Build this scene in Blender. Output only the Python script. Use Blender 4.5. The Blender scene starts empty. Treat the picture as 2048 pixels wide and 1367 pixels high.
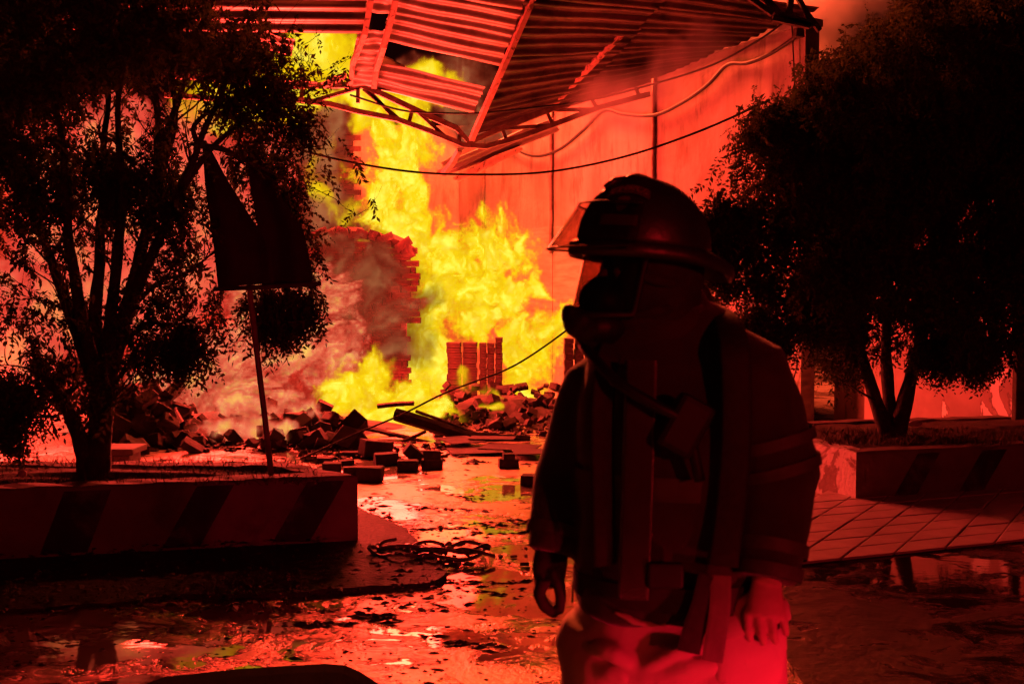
import bpy, bmesh, math, random, colorsys
import numpy as np
from mathutils import Vector, Matrix, noise as mnoise
sc = bpy.context.scene
COL = sc.collection
R = math.radians
rng = random.Random(7)
nrg = np.random.default_rng(7)

# ------------------------------------------------------------------ camera
PITCH, LENS, CAMZ = 2.67, 35.0, 1.65
cam = bpy.data.cameras.new('camera'); cam_o = bpy.data.objects.new('camera', cam); COL.objects.link(cam_o)
cam.lens = LENS; cam.clip_start = 0.05; cam.clip_end = 500
cam_o.location = (0, 0, CAMZ); cam_o.rotation_euler = (R(90 - PITCH), 0, 0)
cam.dof.use_dof = True; cam.dof.focus_distance = 13.0; cam.dof.aperture_fstop = 6.3
sc.camera = cam_o
# ------------------------------------------------------------------ world: a night sky, very dim
world = bpy.data.worlds.new('World'); sc.world = world; world.use_nodes = True
wt = world.node_tree; bg = wt.nodes['Background']
sky = wt.nodes.new('ShaderNodeTexSky'); sky.sky_type = 'NISHITA'; sky.sun_disc = False
sky.sun_elevation = R(-6); sky.sun_rotation = R(200)
wmix = wt.nodes.new('ShaderNodeMixRGB'); wmix.blend_type = 'ADD'; wmix.inputs[0].default_value = 1
wmix.inputs[2].default_value = (0.10, 0.008, 0.010, 1)
wt.links.new(sky.outputs[0], wmix.inputs[1]); wt.links.new(wmix.outputs[0], bg.inputs[0]); bg.inputs[1].default_value = 0.055
# ------------------------------------------------------------------ exposure and render settings
vs = sc.view_settings
vs.view_transform = 'Standard'; vs.look = 'None'; vs.exposure = 0.0; vs.gamma = 1.0
cy = sc.cycles
cy.use_denoising = True; cy.use_adaptive_sampling = True; cy.adaptive_threshold = 0.045; cy.adaptive_min_samples = 10; cy.max_bounces = 5; cy.diffuse_bounces = 1; cy.glossy_bounces = 2
cy.transmission_bounces = 4; cy.transparent_max_bounces = 12; cy.volume_bounces = 0
cy.sample_clamp_indirect = 3.0; cy.sample_clamp_direct = 12.0
cy.volume_step_rate = 2.0; cy.volume_max_steps = 256
cy.caustics_reflective = False; cy.caustics_refractive = False
FIRE_RGB = (1.0, 0.042, 0.028)

# ------------------------------------------------------------------ helpers: photograph measurements to places in the yard
FPX = 2048 * LENS / 36.0
def ray(px, py):
    v = Vector(((px - 1024) / FPX, 1.0, -(py - 683.5) / FPX))
    c, s = math.cos(R(PITCH)), math.sin(R(PITCH))
    return Vector((v.x, v.y * c + v.z * s, -v.y * s + v.z * c))
def W(px, py, Y):
    d = ray(px, py); return Vector((0, 0, CAMZ)) + d * (Y / d.y)
def G(px, py, z=0.0):
    d = ray(px, py); return Vector((0, 0, CAMZ)) + d * ((z - CAMZ) / d.z)

# ------------------------------------------------------------------ helpers: materials
class NT:
    def __init__(s, t): s.t = t
    def n(s, typ, ins=None, **kw):
        nd = s.t.nodes.new(typ)
        for k, v in kw.items(): setattr(nd, k, v)
        for k, v in (ins or {}).items():
            if hasattr(v, 'is_output'): s.t.links.new(v, nd.inputs[k])
            else: nd.inputs[k].default_value = v
        return nd
    def m(s, op, a, b=0.0, c=0.0): return s.n('ShaderNodeMath', {0: a, 1: b, 2: c}, operation=op).outputs[0]
    def v(s, op, a, b=(0, 0, 0), scale=None):
        nd = s.n('ShaderNodeVectorMath', {0: a, 1: b}, operation=op)
        if scale is not None: nd.inputs['Scale'].default_value = scale
        return nd.outputs['Value'] if op in ('LENGTH', 'DOT_PRODUCT', 'DISTANCE') else nd.outputs[0]
    def ramp(s, fac, stops, interp='LINEAR'):
        nd = s.n('ShaderNodeValToRGB', {0: fac}); e = nd.color_ramp.elements; nd.color_ramp.interpolation = interp
        while len(e) < len(stops): e.new(0.5)
        for i, (p, c) in enumerate(stops):
            e[i].position = p
            e[i].color = (*c, 1) if hasattr(c, '__len__') else (c, c, c, 1)
        return nd.outputs[0]
    def noise(s, vec, scale, detail=4.0, rough=0.55, dist=0.0):
        return s.n('ShaderNodeTexNoise', {'Vector': vec, 'Scale': scale, 'Detail': detail, 'Roughness': rough, 'Distortion': dist}).outputs[0]
    def mix(s, fac, a, b, mode='MIX'):
        nd = s.n('ShaderNodeMixRGB', {0: fac, 1: a, 2: b}, blend_type=mode); return nd.outputs[0]
def new_mat(name):
    m = bpy.data.materials.new(name); m.use_nodes = True; m.node_tree.nodes.clear(); return m, NT(m.node_tree)
def surf(name, c1, c2, rough=0.8, scale=4.0, detail=5.0, bump=0.0, bscale=None, metallic=0.0, spec=0.4, rvar=0.0, coords='Object', stain=None, sheen=0.0):
    """two-tone noisy surface; stain = (colour, scale, lo, hi)"""
    m, g = new_mat(name)
    tc = g.n('ShaderNodeTexCoord').outputs[coords]
    f = g.noise(tc, scale, detail, 0.6, 0.3)
    col = g.ramp(f, [(0.33, c1), (0.68, c2)])
    if stain:
        sf = g.noise(tc, stain[1], 6, 0.62, 0.6)
        col = g.mix(g.ramp(sf, [(stain[2], 0.0), (stain[3], 1.0)]), col, (*stain[0], 1))
    ins = {'Base Color': col, 'Roughness': rough, 'Metallic': metallic, 'Specular IOR Level': spec}
    if sheen: ins['Sheen Weight'] = sheen; ins['Sheen Roughness'] = 0.35
    if rvar: ins['Roughness'] = g.m('ADD', rough - rvar / 2, g.m('MULTIPLY', f, rvar))
    if bump:
        bf = g.noise(tc, bscale or scale * 6, 4, 0.6)
        ins['Normal'] = g.n('ShaderNodeBump', {'Strength': bump, 'Distance': 0.02, 'Height': bf}).outputs[0]
    b = g.n('ShaderNodeBsdfPrincipled', ins)
    g.n('ShaderNodeOutputMaterial', {0: b.outputs[0]})
    return m

# ------------------------------------------------------------------ helpers: meshes
class MB:
    def __init__(s): s.v = []; s.f = []
    def add(s, vs_, fs):
        o = len(s.v); s.v += [tuple(p) for p in vs_]; s.f += [tuple(i + o for i in f) for f in fs]
    def box(s, c, size, rot=None, taper=1.0):
        hx, hy, hz = size[0] / 2, size[1] / 2, size[2] / 2
        P = [Vector((x * hx * (taper if z > 0 else 1), y * hy * (taper if z > 0 else 1), z * hz)) for z in (-1, 1) for y in (-1, 1) for x in (-1, 1)]
        M = rot or Matrix.Identity(3); c = Vector(c)
        s.add([c + M @ p for p in P], [(0, 2, 3, 1), (4, 5, 7, 6), (0, 1, 5, 4), (2, 6, 7, 3), (0, 4, 6, 2), (1, 3, 7, 5)])
    def rings(s, rings, cap=True, closed=True):
        n = len(rings[0]); o = len(s.v)
        for r_ in rings: s.v += [tuple(p) for p in r_]
        for i in range(len(rings) - 1):
            for j in range(n if closed else n - 1):
                k = (j + 1) % n
                s.f.append((o + i * n + j, o + i * n + k, o + (i + 1) * n + k, o + (i + 1) * n + j))
        if cap and closed:
            s.f.append(tuple(o + j for j in reversed(range(n)))); s.f.append(tuple(o + (len(rings) - 1) * n + j for j in range(n)))
    def tube(s, pts, rad, n=8, flat=None, cap=True, up=None):
        pts = [Vector(p) for p in pts]
        if not hasattr(rad, '__len__'): rad = [rad] * len(pts)
        rr = []; prev = None
        for i, p in enumerate(pts):
            t = (pts[min(i + 1, len(pts) - 1)] - pts[max(i - 1, 0)])
            t = t.normalized() if t.length > 1e-9 else Vector((0, 0, 1))
            if prev is None:
                a = Vector(up) if up else (Vector((0, 0, 1)) if abs(t.z) < 0.9 else Vector((1, 0, 0)))
            else: a = prev
            a = (a - t * a.dot(t)); a = a.normalized() if a.length > 1e-6 else t.orthogonal().normalized()
            b = t.cross(a); prev = a
            fa, fb = flat if flat else (1, 1)
            off = math.pi / 4 if n == 4 else 0
            rr.append([p + (a * math.cos(2 * math.pi * j / n + off) * fa + b * math.sin(2 * math.pi * j / n + off) * fb) * rad[i] for j in range(n)])
        s.rings(rr, cap)
    def ball(s, c, r, nu=12, nv=8, M=None):
        c = Vector(c); r = r if hasattr(r, '__len__') else (r, r, r); M = M or Matrix.Identity(3)
        rr = [[c + M @ Vector((r[0] * math.sin(th) * math.cos(2 * math.pi * j / nu), r[1] * math.sin(th) * math.sin(2 * math.pi * j / nu), r[2] * math.cos(th))) for j in range(nu)]
              for th in [math.pi * (0.02 + 0.96 * i / nv) for i in range(nv, -1, -1)]]
        s.rings(rr)
    def mesh(s, name):
        me = bpy.data.meshes.new(name); me.from_pydata(s.v, [], s.f); me.validate(); me.update(); return me
    def build(s, name, mat, parent=None, smooth=False, bevel=0.0):
        return link(name, s.mesh(name), mat, parent, smooth, bevel)
def link(name, me, mat, parent=None, smooth=False, bevel=0.0):
    if mat is not None and not me.materials: me.materials.append(mat)
    if smooth:
        me.polygons.foreach_set('use_smooth', [True] * len(me.polygons))
    o = bpy.data.objects.new(name, me); COL.objects.link(o)
    if parent is not None: o.parent = parent; o.matrix_parent_inverse = parent.matrix_world.inverted()
    if bevel:
        md = o.modifiers.new('bevel', 'BEVEL'); md.width = bevel; md.segments = 2; md.limit_method = 'ANGLE'
    return o
def tag(o, label=None, cat=None, group=None, kind=None):
    if label: o['label'] = label
    if cat: o['category'] = cat
    if group: o['group'] = group
    if kind: o['kind'] = kind
    return o
def thing(name, label, cat, loc=(0, 0, 0), group=None):
    o = bpy.data.objects.new(name, None); COL.objects.link(o); o.location = loc
    o.empty_display_size = 0.1
    o.matrix_world = Matrix.Translation(Vector(loc))
    return tag(o, label, cat, group)
def prism(poly, z0, z1):
    mb = MB(); n = len(poly)
    mb.v = [(p[0], p[1], z0) for p in poly] + [(p[0], p[1], z1) for p in poly]
    mb.f = [tuple(reversed(range(n))), tuple(range(n, 2 * n))] + [(i, (i + 1) % n, n + (i + 1) % n, n + i) for i in range(n)]
    return mb
def fuse(name, mb, voxel, mat, parent, smooth_it=6, wrinkle=None):
    """one continuous surface out of overlapping volumes"""
    me = mb.mesh(name + '_src'); tmp = bpy.data.objects.new(name + '_src', me); COL.objects.link(tmp)
    md = tmp.modifiers.new('r', 'REMESH'); md.mode = 'VOXEL'; md.voxel_size = voxel
    if smooth_it:
        sm = tmp.modifiers.new('s', 'SMOOTH'); sm.factor = 0.5; sm.iterations = smooth_it
    dg = bpy.context.evaluated_depsgraph_get()
    out = bpy.data.meshes.new_from_object(tmp.evaluated_get(dg))
    bpy.data.objects.remove(tmp); bpy.data.meshes.remove(me)
    out.name = name
    if wrinkle:
        amp, sx, sz = wrinkle
        n = len(out.vertices); co = np.empty(n * 3); out.vertices.foreach_get('co', co); co = co.reshape(-1, 3)
        no = np.empty(n * 3); out.vertices.foreach_get('normal', no); no = no.reshape(-1, 3)
        for i in range(n):
            p = co[i]
            k = mnoise.noise(Vector((p[0] * sx, p[1] * sx, p[2] * sz))) + 0.38 * mnoise.noise(Vector((p[0] * sx * 2.3 + 5, p[1] * sx * 2.3, p[2] * sz * 2.1)))
            co[i] += no[i] * amp * k
        out.vertices.foreach_set('co', co.ravel()); out.update()
    return link(name, out, mat, parent, smooth=True)

# ------------------------------------------------------------------ materials
M_concrete = surf('worn_concrete', (0.24, 0.22, 0.20), (0.36, 0.33, 0.30), 0.85, 3.0, 6, 0.35, 30, stain=((0.10, 0.09, 0.08), 2.2, 0.56, 0.72))
M_soil = surf('dry_soil', (0.045, 0.035, 0.025), (0.10, 0.075, 0.05), 0.95, 9, 6, 0.9, 40)
M_brick = surf('brick', (0.05, 0.026, 0.02), (0.11, 0.055, 0.04), 0.9, 3.0, 5, 0.5, 30, coords='Generated', stain=((0.03, 0.022, 0.018), 1.2, 0.42, 0.62))
M_block = surf('sooty_block', (0.030, 0.022, 0.018), (0.085, 0.06, 0.048), 0.9, 5, 5, 0.4, 40)
M_char = surf('charred_wood', (0.02, 0.016, 0.013), (0.07, 0.05, 0.035), 0.9, 6, 5, 0.6, 50)
M_steel = surf('rusty_steel', (0.12, 0.07, 0.05), (0.26, 0.18, 0.14), 0.6, 8, 5, 0.2, 40, metallic=0.3)
M_redsteel = surf('painted_purlin_steel', (0.34, 0.18, 0.13), (0.48, 0.30, 0.24), 0.55, 12, 6, 0.1, 40, stain=((0.10, 0.05, 0.03), 9, 0.55, 0.62))
M_sheet = surf('corrugated_steel', (0.22, 0.18, 0.155), (0.36, 0.30, 0.27), 0.36, 2.0, 5, 0.05, 30, metallic=0.6, spec=0.5, stain=((0.05, 0.03, 0.02), 1.3, 0.58, 0.74))
M_soot = surf('sooty_corrugated_steel', (0.05, 0.04, 0.035), (0.15, 0.12, 0.10), 0.34, 1.6, 6, 0.05, 30, metallic=0.6, spec=0.5, stain=((0.012, 0.009, 0.007), 1.1, 0.50, 0.66))
M_bark = surf('bark', (0.025, 0.018, 0.012), (0.06, 0.045, 0.03), 0.9, 14, 5, 0.8, 40)
M_wire = surf('black_cable', (0.012, 0.012, 0.012), (0.02, 0.02, 0.02), 0.6, 10)
M_white = surf('pale_rubbish', (0.5, 0.48, 0.45), (0.65, 0.63, 0.6), 0.7, 20)
M_black = surf('black_paint', (0.022, 0.019, 0.017), (0.05, 0.042, 0.037), 0.85, 5, stain=((0.13, 0.10, 0.09), 4, 0.50, 0.66))

def leaf_mat(name, c1, c2):
    m, g = new_mat(name)
    ri = g.n('ShaderNodeNewGeometry').outputs['Random Per Island']
    col = g.ramp(ri, [(0.0, c1), (1.0, c2)])
    d = g.n('ShaderNodeBsdfDiffuse', {'Color': col}); t = g.n('ShaderNodeBsdfTranslucent', {'Color': col})
    mx = g.n('ShaderNodeMixShader', {0: 0.28, 1: d.outputs[0], 2: t.outputs[0]})
    g.n('ShaderNodeOutputMaterial', {0: mx.outputs[0]}); return m
M_leaf = leaf_mat('pepper_tree_leaf', (0.035, 0.05, 0.018), (0.075, 0.09, 0.03))

def wall_mat(name, dado):
    m, g = new_mat(name)
    tc = g.n('ShaderNodeTexCoord').outputs['Object']
    sep = g.n('ShaderNodeSeparateXYZ', {0: tc}).outputs
    streak = g.noise(g.v('MULTIPLY', tc, (3.0, 3.0, 0.35)), 1.0, 6, 0.6, 0.4)
    blot = g.noise(tc, 0.9, 6, 0.6, 0.5)
    a = g.ramp(streak, [(0.30, (0.22, 0.175, 0.15)), (0.62, (0.34, 0.29, 0.255))])
    a = g.mix(g.ramp(blot, [(0.44, 0.0), (0.66, 0.8)]), a, (0.18, 0.135, 0.11, 1))
    soot = g.noise(g.v('MULTIPLY', tc, (4, 4, 1.0)), 1.2, 5, 0.65)
    a = g.mix(g.ramp(soot, [(0.52, 0.0), (0.70, 0.75)]), a, (0.09, 0.065, 0.05, 1))
    if dado:
        edge = g.m('ADD', sep['Z'], g.m('MULTIPLY', g.noise(tc, 9, 3), 0.06))
        low = g.ramp(g.noise(g.v('MULTIPLY', tc, (1, 1, 7)), 2.0, 5), [(0.35, (0.27, 0.22, 0.185)), (0.65, (0.42, 0.36, 0.31))])
        a = g.mix(g.ramp(g.m('SUBTRACT', edge, dado - 0.5), [(0.49, 1.0), (0.53, 0.0)]), a, low)
    bmp = g.n('ShaderNodeBump', {'Strength': 0.3, 'Distance': 0.02, 'Height': g.noise(tc, 14, 5)}).outputs[0]
    b = g.n('ShaderNodeBsdfPrincipled', {'Base Color': a, 'Roughness': 0.85, 'Specular IOR Level': 0.25, 'Normal': bmp})
    g.n('ShaderNodeOutputMaterial', {0: b.outputs[0]}); return m
M_wall = wall_mat('stained_plaster', 2.9)

def peel_mat():
    m, g = new_mat('peeling_paint')
    tc = g.n('ShaderNodeTexCoord').outputs['Object']
    f = g.noise(g.v('MULTIPLY', tc, (1, 1, 0.7)), 2.4, 6, 0.55, 0.6)
    k = g.ramp(f, [(0.60, 0.0), (0.61, 1.0)])
    paint = g.ramp(g.noise(tc, 3, 5), [(0.35, (0.34, 0.25, 0.22)), (0.65, (0.46, 0.35, 0.31))])
    col = g.mix(k, paint, (0.85, 0.82, 0.78, 1))
    ring = g.ramp(f, [(0.585, 0.0), (0.598, 0.6), (0.61, 0.0)])
    col = g.mix(ring, col, (0.10, 0.07, 0.06, 1))
    bmp = g.n('ShaderNodeBump', {'Strength': 0.6, 'Distance': 0.01, 'Height': g.m('SUBTRACT', 1.0, k)}).outputs[0]
    b = g.n('ShaderNodeBsdfPrincipled', {'Base Color': col, 'Roughness': 0.8, 'Normal': bmp})
    g.n('ShaderNodeOutputMaterial', {0: b.outputs[0]}); return m
M_peel = peel_mat()

def ground_mat(name='wet_yard_ground', tone=1.0, lo=.535, hi=.60, ior=3.4, pudc=(0.20, 0.165, 0.14)):
    m, g = new_mat(name)
    tc = g.n('ShaderNodeTexCoord').outputs['Object']
    big = g.noise(tc, 0.55, 5, 0.6, 0.5)
    mid = g.noise(g.v('MULTIPLY', tc, (1, 1.5, 1)), 2.6, 6, 0.65, 0.7)
    fine = g.noise(tc, 22, 5, 0.6)
    wet = g.m('ADD', g.m('MULTIPLY', big, 0.65), g.m('MULTIPLY', mid, 0.5))
    pud = g.ramp(wet, [(lo, 0.0), (hi, 1.0)])
    dry = g.ramp(fine, [(0.3, (0.24 * tone, 0.21 * tone, 0.185 * tone)), (0.7, (0.42 * tone, 0.37 * tone, 0.33 * tone))])
    mud = g.ramp(mid, [(0.28, (0.12, 0.10, 0.085)), (0.40, (1, 1, 1))])
    col = g.mix(1.0, dry, mud, 'MULTIPLY')
    col = g.mix(pud, col, (*pudc, 1))
    rough = g.m('ADD', 0.045, g.m('MULTIPLY', g.m('SUBTRACT', 1.0, pud), g.m('ADD', 0.16, g.m('MULTIPLY', fine, 0.30))))
    h = g.m('ADD', g.m('MULTIPLY', mid, 1.2), g.m('MULTIPLY', fine, 0.35))
    h = g.m('MULTIPLY', h, g.m('SUBTRACT', 1.0, g.m('MULTIPLY', pud, 0.97)))
    rip = g.m('MULTIPLY', g.noise(g.v('MULTIPLY', tc, (1, 2.2, 1)), 9, 2), 0.035)
    bmp = g.n('ShaderNodeBump', {'Strength': 0.35, 'Distance': 0.04, 'Height': g.m('ADD', h, rip)}).outputs[0]
    b = g.n('ShaderNodeBsdfPrincipled', {'Base Color': col, 'Roughness': rough, 'Normal': bmp, 'IOR': ior, 'Specular Tint': (1.0, 0.66, 0.5, 1)})
    g.n('ShaderNodeOutputMaterial', {0: b.outputs[0]}); return m
M_ground = ground_mat()
M_wetroad = ground_mat('wet_asphalt', .22, .57, .64, 1.6, (.02, .018, .016))
M_asphalt = surf('damp_asphalt', (0.03, 0.028, 0.026), (0.075, 0.068, 0.06), 0.55, 6, 7, 0.5, 60, rvar=0.3)
M_tile = surf('paving_tile', (0.58, 0.52, 0.46), (0.76, 0.69, 0.62), 0.42, 4, 6, 0.2, 40, stain=((0.04, 0.03, 0.025), 1.6, 0.57, 0.66))
M_pave = surf('dark_pavement', (0.025, 0.022, 0.02), (0.06, 0.052, 0.045), 0.75, 4, 6, 0.8, 35, rvar=0.3)

# ================================================================== THE SETTING
def grid_sheet(x0, x1, y0, y1, nx, ny, zf):
    mb = MB()
    for j in range(ny + 1):
        for i in range(nx + 1):
            x = x0 + (x1 - x0) * i / nx; y = y0 + (y1 - y0) * j / ny
            mb.v.append((x, y, zf(x, y)))
    for j in range(ny):
        for i in range(nx):
            a = j * (nx + 1) + i; mb.f.append((a, a + 1, a + nx + 2, a + nx + 1))
    return mb
def hgt(x, y):
    return 0.018 * mnoise.noise(Vector((x * 0.8, y * 0.8, 0))) + 0.010 * mnoise.noise(Vector((x * 2.7, y * 2.7, 3)))
far = grid_sheet(-200, 200, -60, 300, 8, 8, lambda x, y: -0.06)
tag(far.build('ground', M_asphalt), kind='structure')
yard = grid_sheet(-16, 9, -3, 24, 140, 150, hgt)
tag(yard.build('yard_ground', M_ground, smooth=True), kind='structure')

# left pavement island under the planter, with its kerb
kA, kB = G(0, 1228, 0.0), G(885, 1178, 0.0)
isl = [(-9, kA.y - 0.55), (kA.x, kA.y), (-2.0, 0.5 * (kA.y + kB.y) - 0.03), (kB.x - 0.25, kB.y), (kB.x, kB.y + 0.18), (kB.x - 0.02, kB.y + 0.5), (-0.75, 6.9), (-1.5, 8.1), (-9, 8.0)]
def ragged(poly, step, amp):
    out = []
    for i in range(len(poly)):
        a_, b_ = Vector(poly[i]), Vector(poly[(i + 1) % len(poly)]); n_ = max(1, int((b_ - a_).length / step))
        for k in range(n_):
            q_ = a_.lerp(b_, k / n_); d_ = (b_ - a_).normalized(); w_ = amp * (mnoise.noise(Vector((q_.x * 3.1, q_.y * 3.1, 2))) + .5 * mnoise.noise(Vector((q_.x * 9, q_.y * 9, 5))))
            out.append((q_.x - d_.y * w_, q_.y + d_.x * w_))
    return out
pav = prism(ragged(isl, .05, .06), -0.05, 0.024).build('pavement', M_pave); tag(pav, kind='structure')
# right road strip and tiled pavement
road = [(1.0, -2), (8.5, -2), (8.5, 8.2), (4.6, 7.35), (G(1600, 1115).x - 0.35, G(1600, 1115).y - 0.12), (1.25, 5.0)]
tag(prism(road, -0.05, 0.030).build('road', M_wetroad), kind='structure')
tA, tB = G(1600, 1117, 0.07), G(1990, 1077, 0.07)
u1 = (tB - tA).normalized(); u2 = Vector((0.563, 0.826, 0))
base = tA - u1 * 0.9
tile_bed = [base - u1 * 0.01, base + u1 * 5.5, base + u1 * 5.5 + u2 * 4.0, base + u2 * 4.0 - u1 * 0.01]
tp = tag(prism([(p.x, p.y) for p in tile_bed], -0.05, 0.034).build('tiled_pavement', M_pave), kind='structure')
tile_me = None
def tile_mesh():
    mb = MB(); s1, s2 = 0.385, 0.335
    P = [Vector((0, 0, 0)), u1 * s1, u1 * s1 + u2 * s2, u2 * s2]
    ins = [P[0] + (u1 + u2) * 0.008, P[1] + (u2 - u1) * 0.008, P[2] - (u1 + u2) * 0.008, P[3] + (u1 - u2) * 0.008]
    mb.v = [tuple(p) for p in P] + [tuple(p + Vector((0, 0, 0.010))) for p in P] + [tuple(p + Vector((0, 0, 0.014))) for p in ins]
    mb.f = [(i, (i + 1) % 4, 4 + (i + 1) % 4, 4 + i) for i in range(4)] + [(4 + i, 4 + (i + 1) % 4, 8 + (i + 1) % 4, 8 + i) for i in range(4)] + [(8, 9, 10, 11)]
    me = mb.mesh('tile'); me.materials.append(M_tile); return me
tile_me = tile_mesh()
def in_poly(x, y, poly):
    c = False; j = len(poly) - 1
    for i in range(len(poly)):
        if (poly[i][1] > y) != (poly[j][1] > y) and x < (poly[j][0] - poly[i][0]) * (y - poly[i][1]) / (poly[j][1] - poly[i][1]) + poly[i][0]: c = not c
        j = i
    return c
for i in range(13):
    for j in range(12):
        p = base + u1 * (0.40 * i) + u2 * (0.35 * j); q_ = p + u1 * .2 + u2 * .17
        if not in_poly(q_.x, q_.y, [(v.x, v.y) for v in tile_bed]): continue
        o = bpy.data.objects.new('tile', tile_me); COL.objects.link(o)
        o.location = (p.x, p.y, 0.0342 + rng.uniform(0, 0.002)); o.rotation_euler = (rng.uniform(-.006, .006), rng.uniform(-.006, .006), 0)
        o.parent = tp

# ------------------------------------------------------------------ long plastered wall on the right
WC = G(1602, 850); WD = Vector((-0.495, 0.869, 0)).normalized(); WN = Vector((-WD.y, WD.x, 0)); WN = -WN if WN.y > 0 else WN
if WN.x > 0: WN = -WN
def wallp(t, z, off=0.0): return Vector((WC.x, WC.y, 0)) + WD * t + WN * off + Vector((0, 0, z))
def WALL(px, py, off=0.0):
    d = ray(px, py); o = Vector((0, 0, CAMZ)); p0 = wallp(0, 0, off)
    return o + d * ((p0 - o).dot(WN) / d.dot(WN))
def wall_t(px): p = WALL(px, 600); return (p - wallp(0, 0)).dot(WD)
WH = WALL(1616, 48).z
def wbox(mb, t0, t1, z0, z1, o0, o1):
    P = [wallp(t, z, o) for z in (z0, z1) for o in (o0, o1) for t in (t0, t1)]
    mb.add(P, [(0, 2, 3, 1), (4, 5, 7, 6), (0, 1, 5, 4), (2, 6, 7, 3), (0, 4, 6, 2), (1, 3, 7, 5)])
wall = thing('plaster_wall', 'tall stained plaster wall rising behind the firefighter and the right tree', 'wall', wallp(0, 0))
seams = [-0.0, wall_t(1308), wall_t(1105), wall_t(970), 11.6, 14.5, 17.5]
door_t = (wall_t(1575), wall_t(1425))
for i in range(len(seams) - 1):
    a, b = seams[i] + 0.012, seams[i + 1] - 0.012
    mb = MB()
    if i == 0:
        wbox(mb, a, door_t[0], 0, 1.6, -0.18, 0.0); wbox(mb, door_t[1], b, 0, 1.6, -0.18, 0.0)
        mb2 = MB(); wbox(mb2, a, b, 1.602, WH, -0.18, 0.0); mb2.build('wall_panel', M_wall, wall)
        mb3 = MB(); wbox(mb3, door_t[0] + .004, door_t[1] - .004, 0, 1.598, -0.17, -0.09); mb3.build('shutter_door', surf('dull_door', (0.22, 0.18, 0.15), (0.30, 0.25, 0.21), 0.7, 3), wall)
    else: wbox(mb, a, b, 0, WH, -0.18, 0.0)
    mb.build('wall_panel', M_wall, wall)
mb = MB(); wbox(mb, 0.03, 17.5, 0, WH - 0.02, -0.26, -0.182); mb.build('backing', M_concrete, wall)
for t, z0 in ((seams[1], 2.6), (seams[2], 2.4), (seams[3], 2.2), (seams[4], 2.0)):
    mb = MB(); mb.tube([wallp(t + 0.01 * math.sin(k * 2.1), z0 + (WH - z0 - .1) * k / 8, 0.03) for k in range(9)], 0.035, 8); mb.build('conduit', M_steel, wall, smooth=True)
mb = MB(); wbox(mb, -0.02, 17.5, WH + 0.002, WH + 0.09, -0.27, 0.05); mb.build('coping', M_concrete, wall)
# the low peeling wall running on towards the street
low = thing('peeling_wall', 'low wall with peeling paint patches behind the right tree trunk', 'wall', wallp(-2, 0))
lt0, lt1 = wall_t(1730), -6.5
LH = 2.6
mb = MB(); wbox(mb, lt0, -3.35, 0, LH, -0.25, -0.02); mb.build('wall_panel', M_peel, low)
mb = MB(); wbox(mb, -3.36, -4.2, 0, LH, -0.27, 0.0); mb.build('wall_panel', surf('pale_plaster', (0.48, 0.42, 0.38), (0.6, 0.54, 0.5), 0.85, 3), low)
mb = MB(); wbox(mb, -4.85, lt1, 0, LH, -0.25, -0.02); mb.build('wall_panel', M_peel, low)
mb = MB(); wbox(mb, lt0 + .02, lt1, LH + .002, LH + 0.08, -0.30, 0.03); mb.build('coping', M_concrete, low)
# recessed gate between the two
gate = thing('recessed_gate', 'dim recessed doorway with vertical boards between tall wall and peeling wall', 'gate', wallp(lt0 / 2, 0, -0.6))
nb = 5
for k in range(nb):
    a = -0.03 + (lt0 + 0.03) * k / nb; b = -0.03 + (lt0 + 0.03) * (k + 1) / nb
    mb = MB(); wbox(mb, a - 0.006, b + 0.006, 0.03, 2.2, -0.62 - 0.03 * (k % 2), -0.55 - 0.03 * (k % 2)); mb.build('board', surf('gate_board', (0.20, 0.13, 0.09), (0.28, 0.19, 0.13), 0.8, 3), gate)
mb = MB(); wbox(mb, -0.02, lt0, 2.21, 2.55, -0.60, -0.31); mb.build('lintel', M_concrete, gate)
# dark drainpipe at the far right
dp = W(2037, 780, 9.9)
mb = MB(); mb.box((dp.x, dp.y, 1.4), (0.09, 0.09, 2.8)); po = mb.build('steel_post', M_char, bevel=0.01)
tag(po, 'dark square steel post at the right edge before the peeling wall', 'post')

# back of the yard: a soot-stained wall far behind the flames
mb = MB(); mb.box((-7.5, 21.2, 2.6), (19, 0.3, 5.2)); bw = mb.build('back_wall', wall_mat('back_plaster', 0)); tag(bw, 'stained back wall of the yard behind the flames', 'wall')

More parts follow.
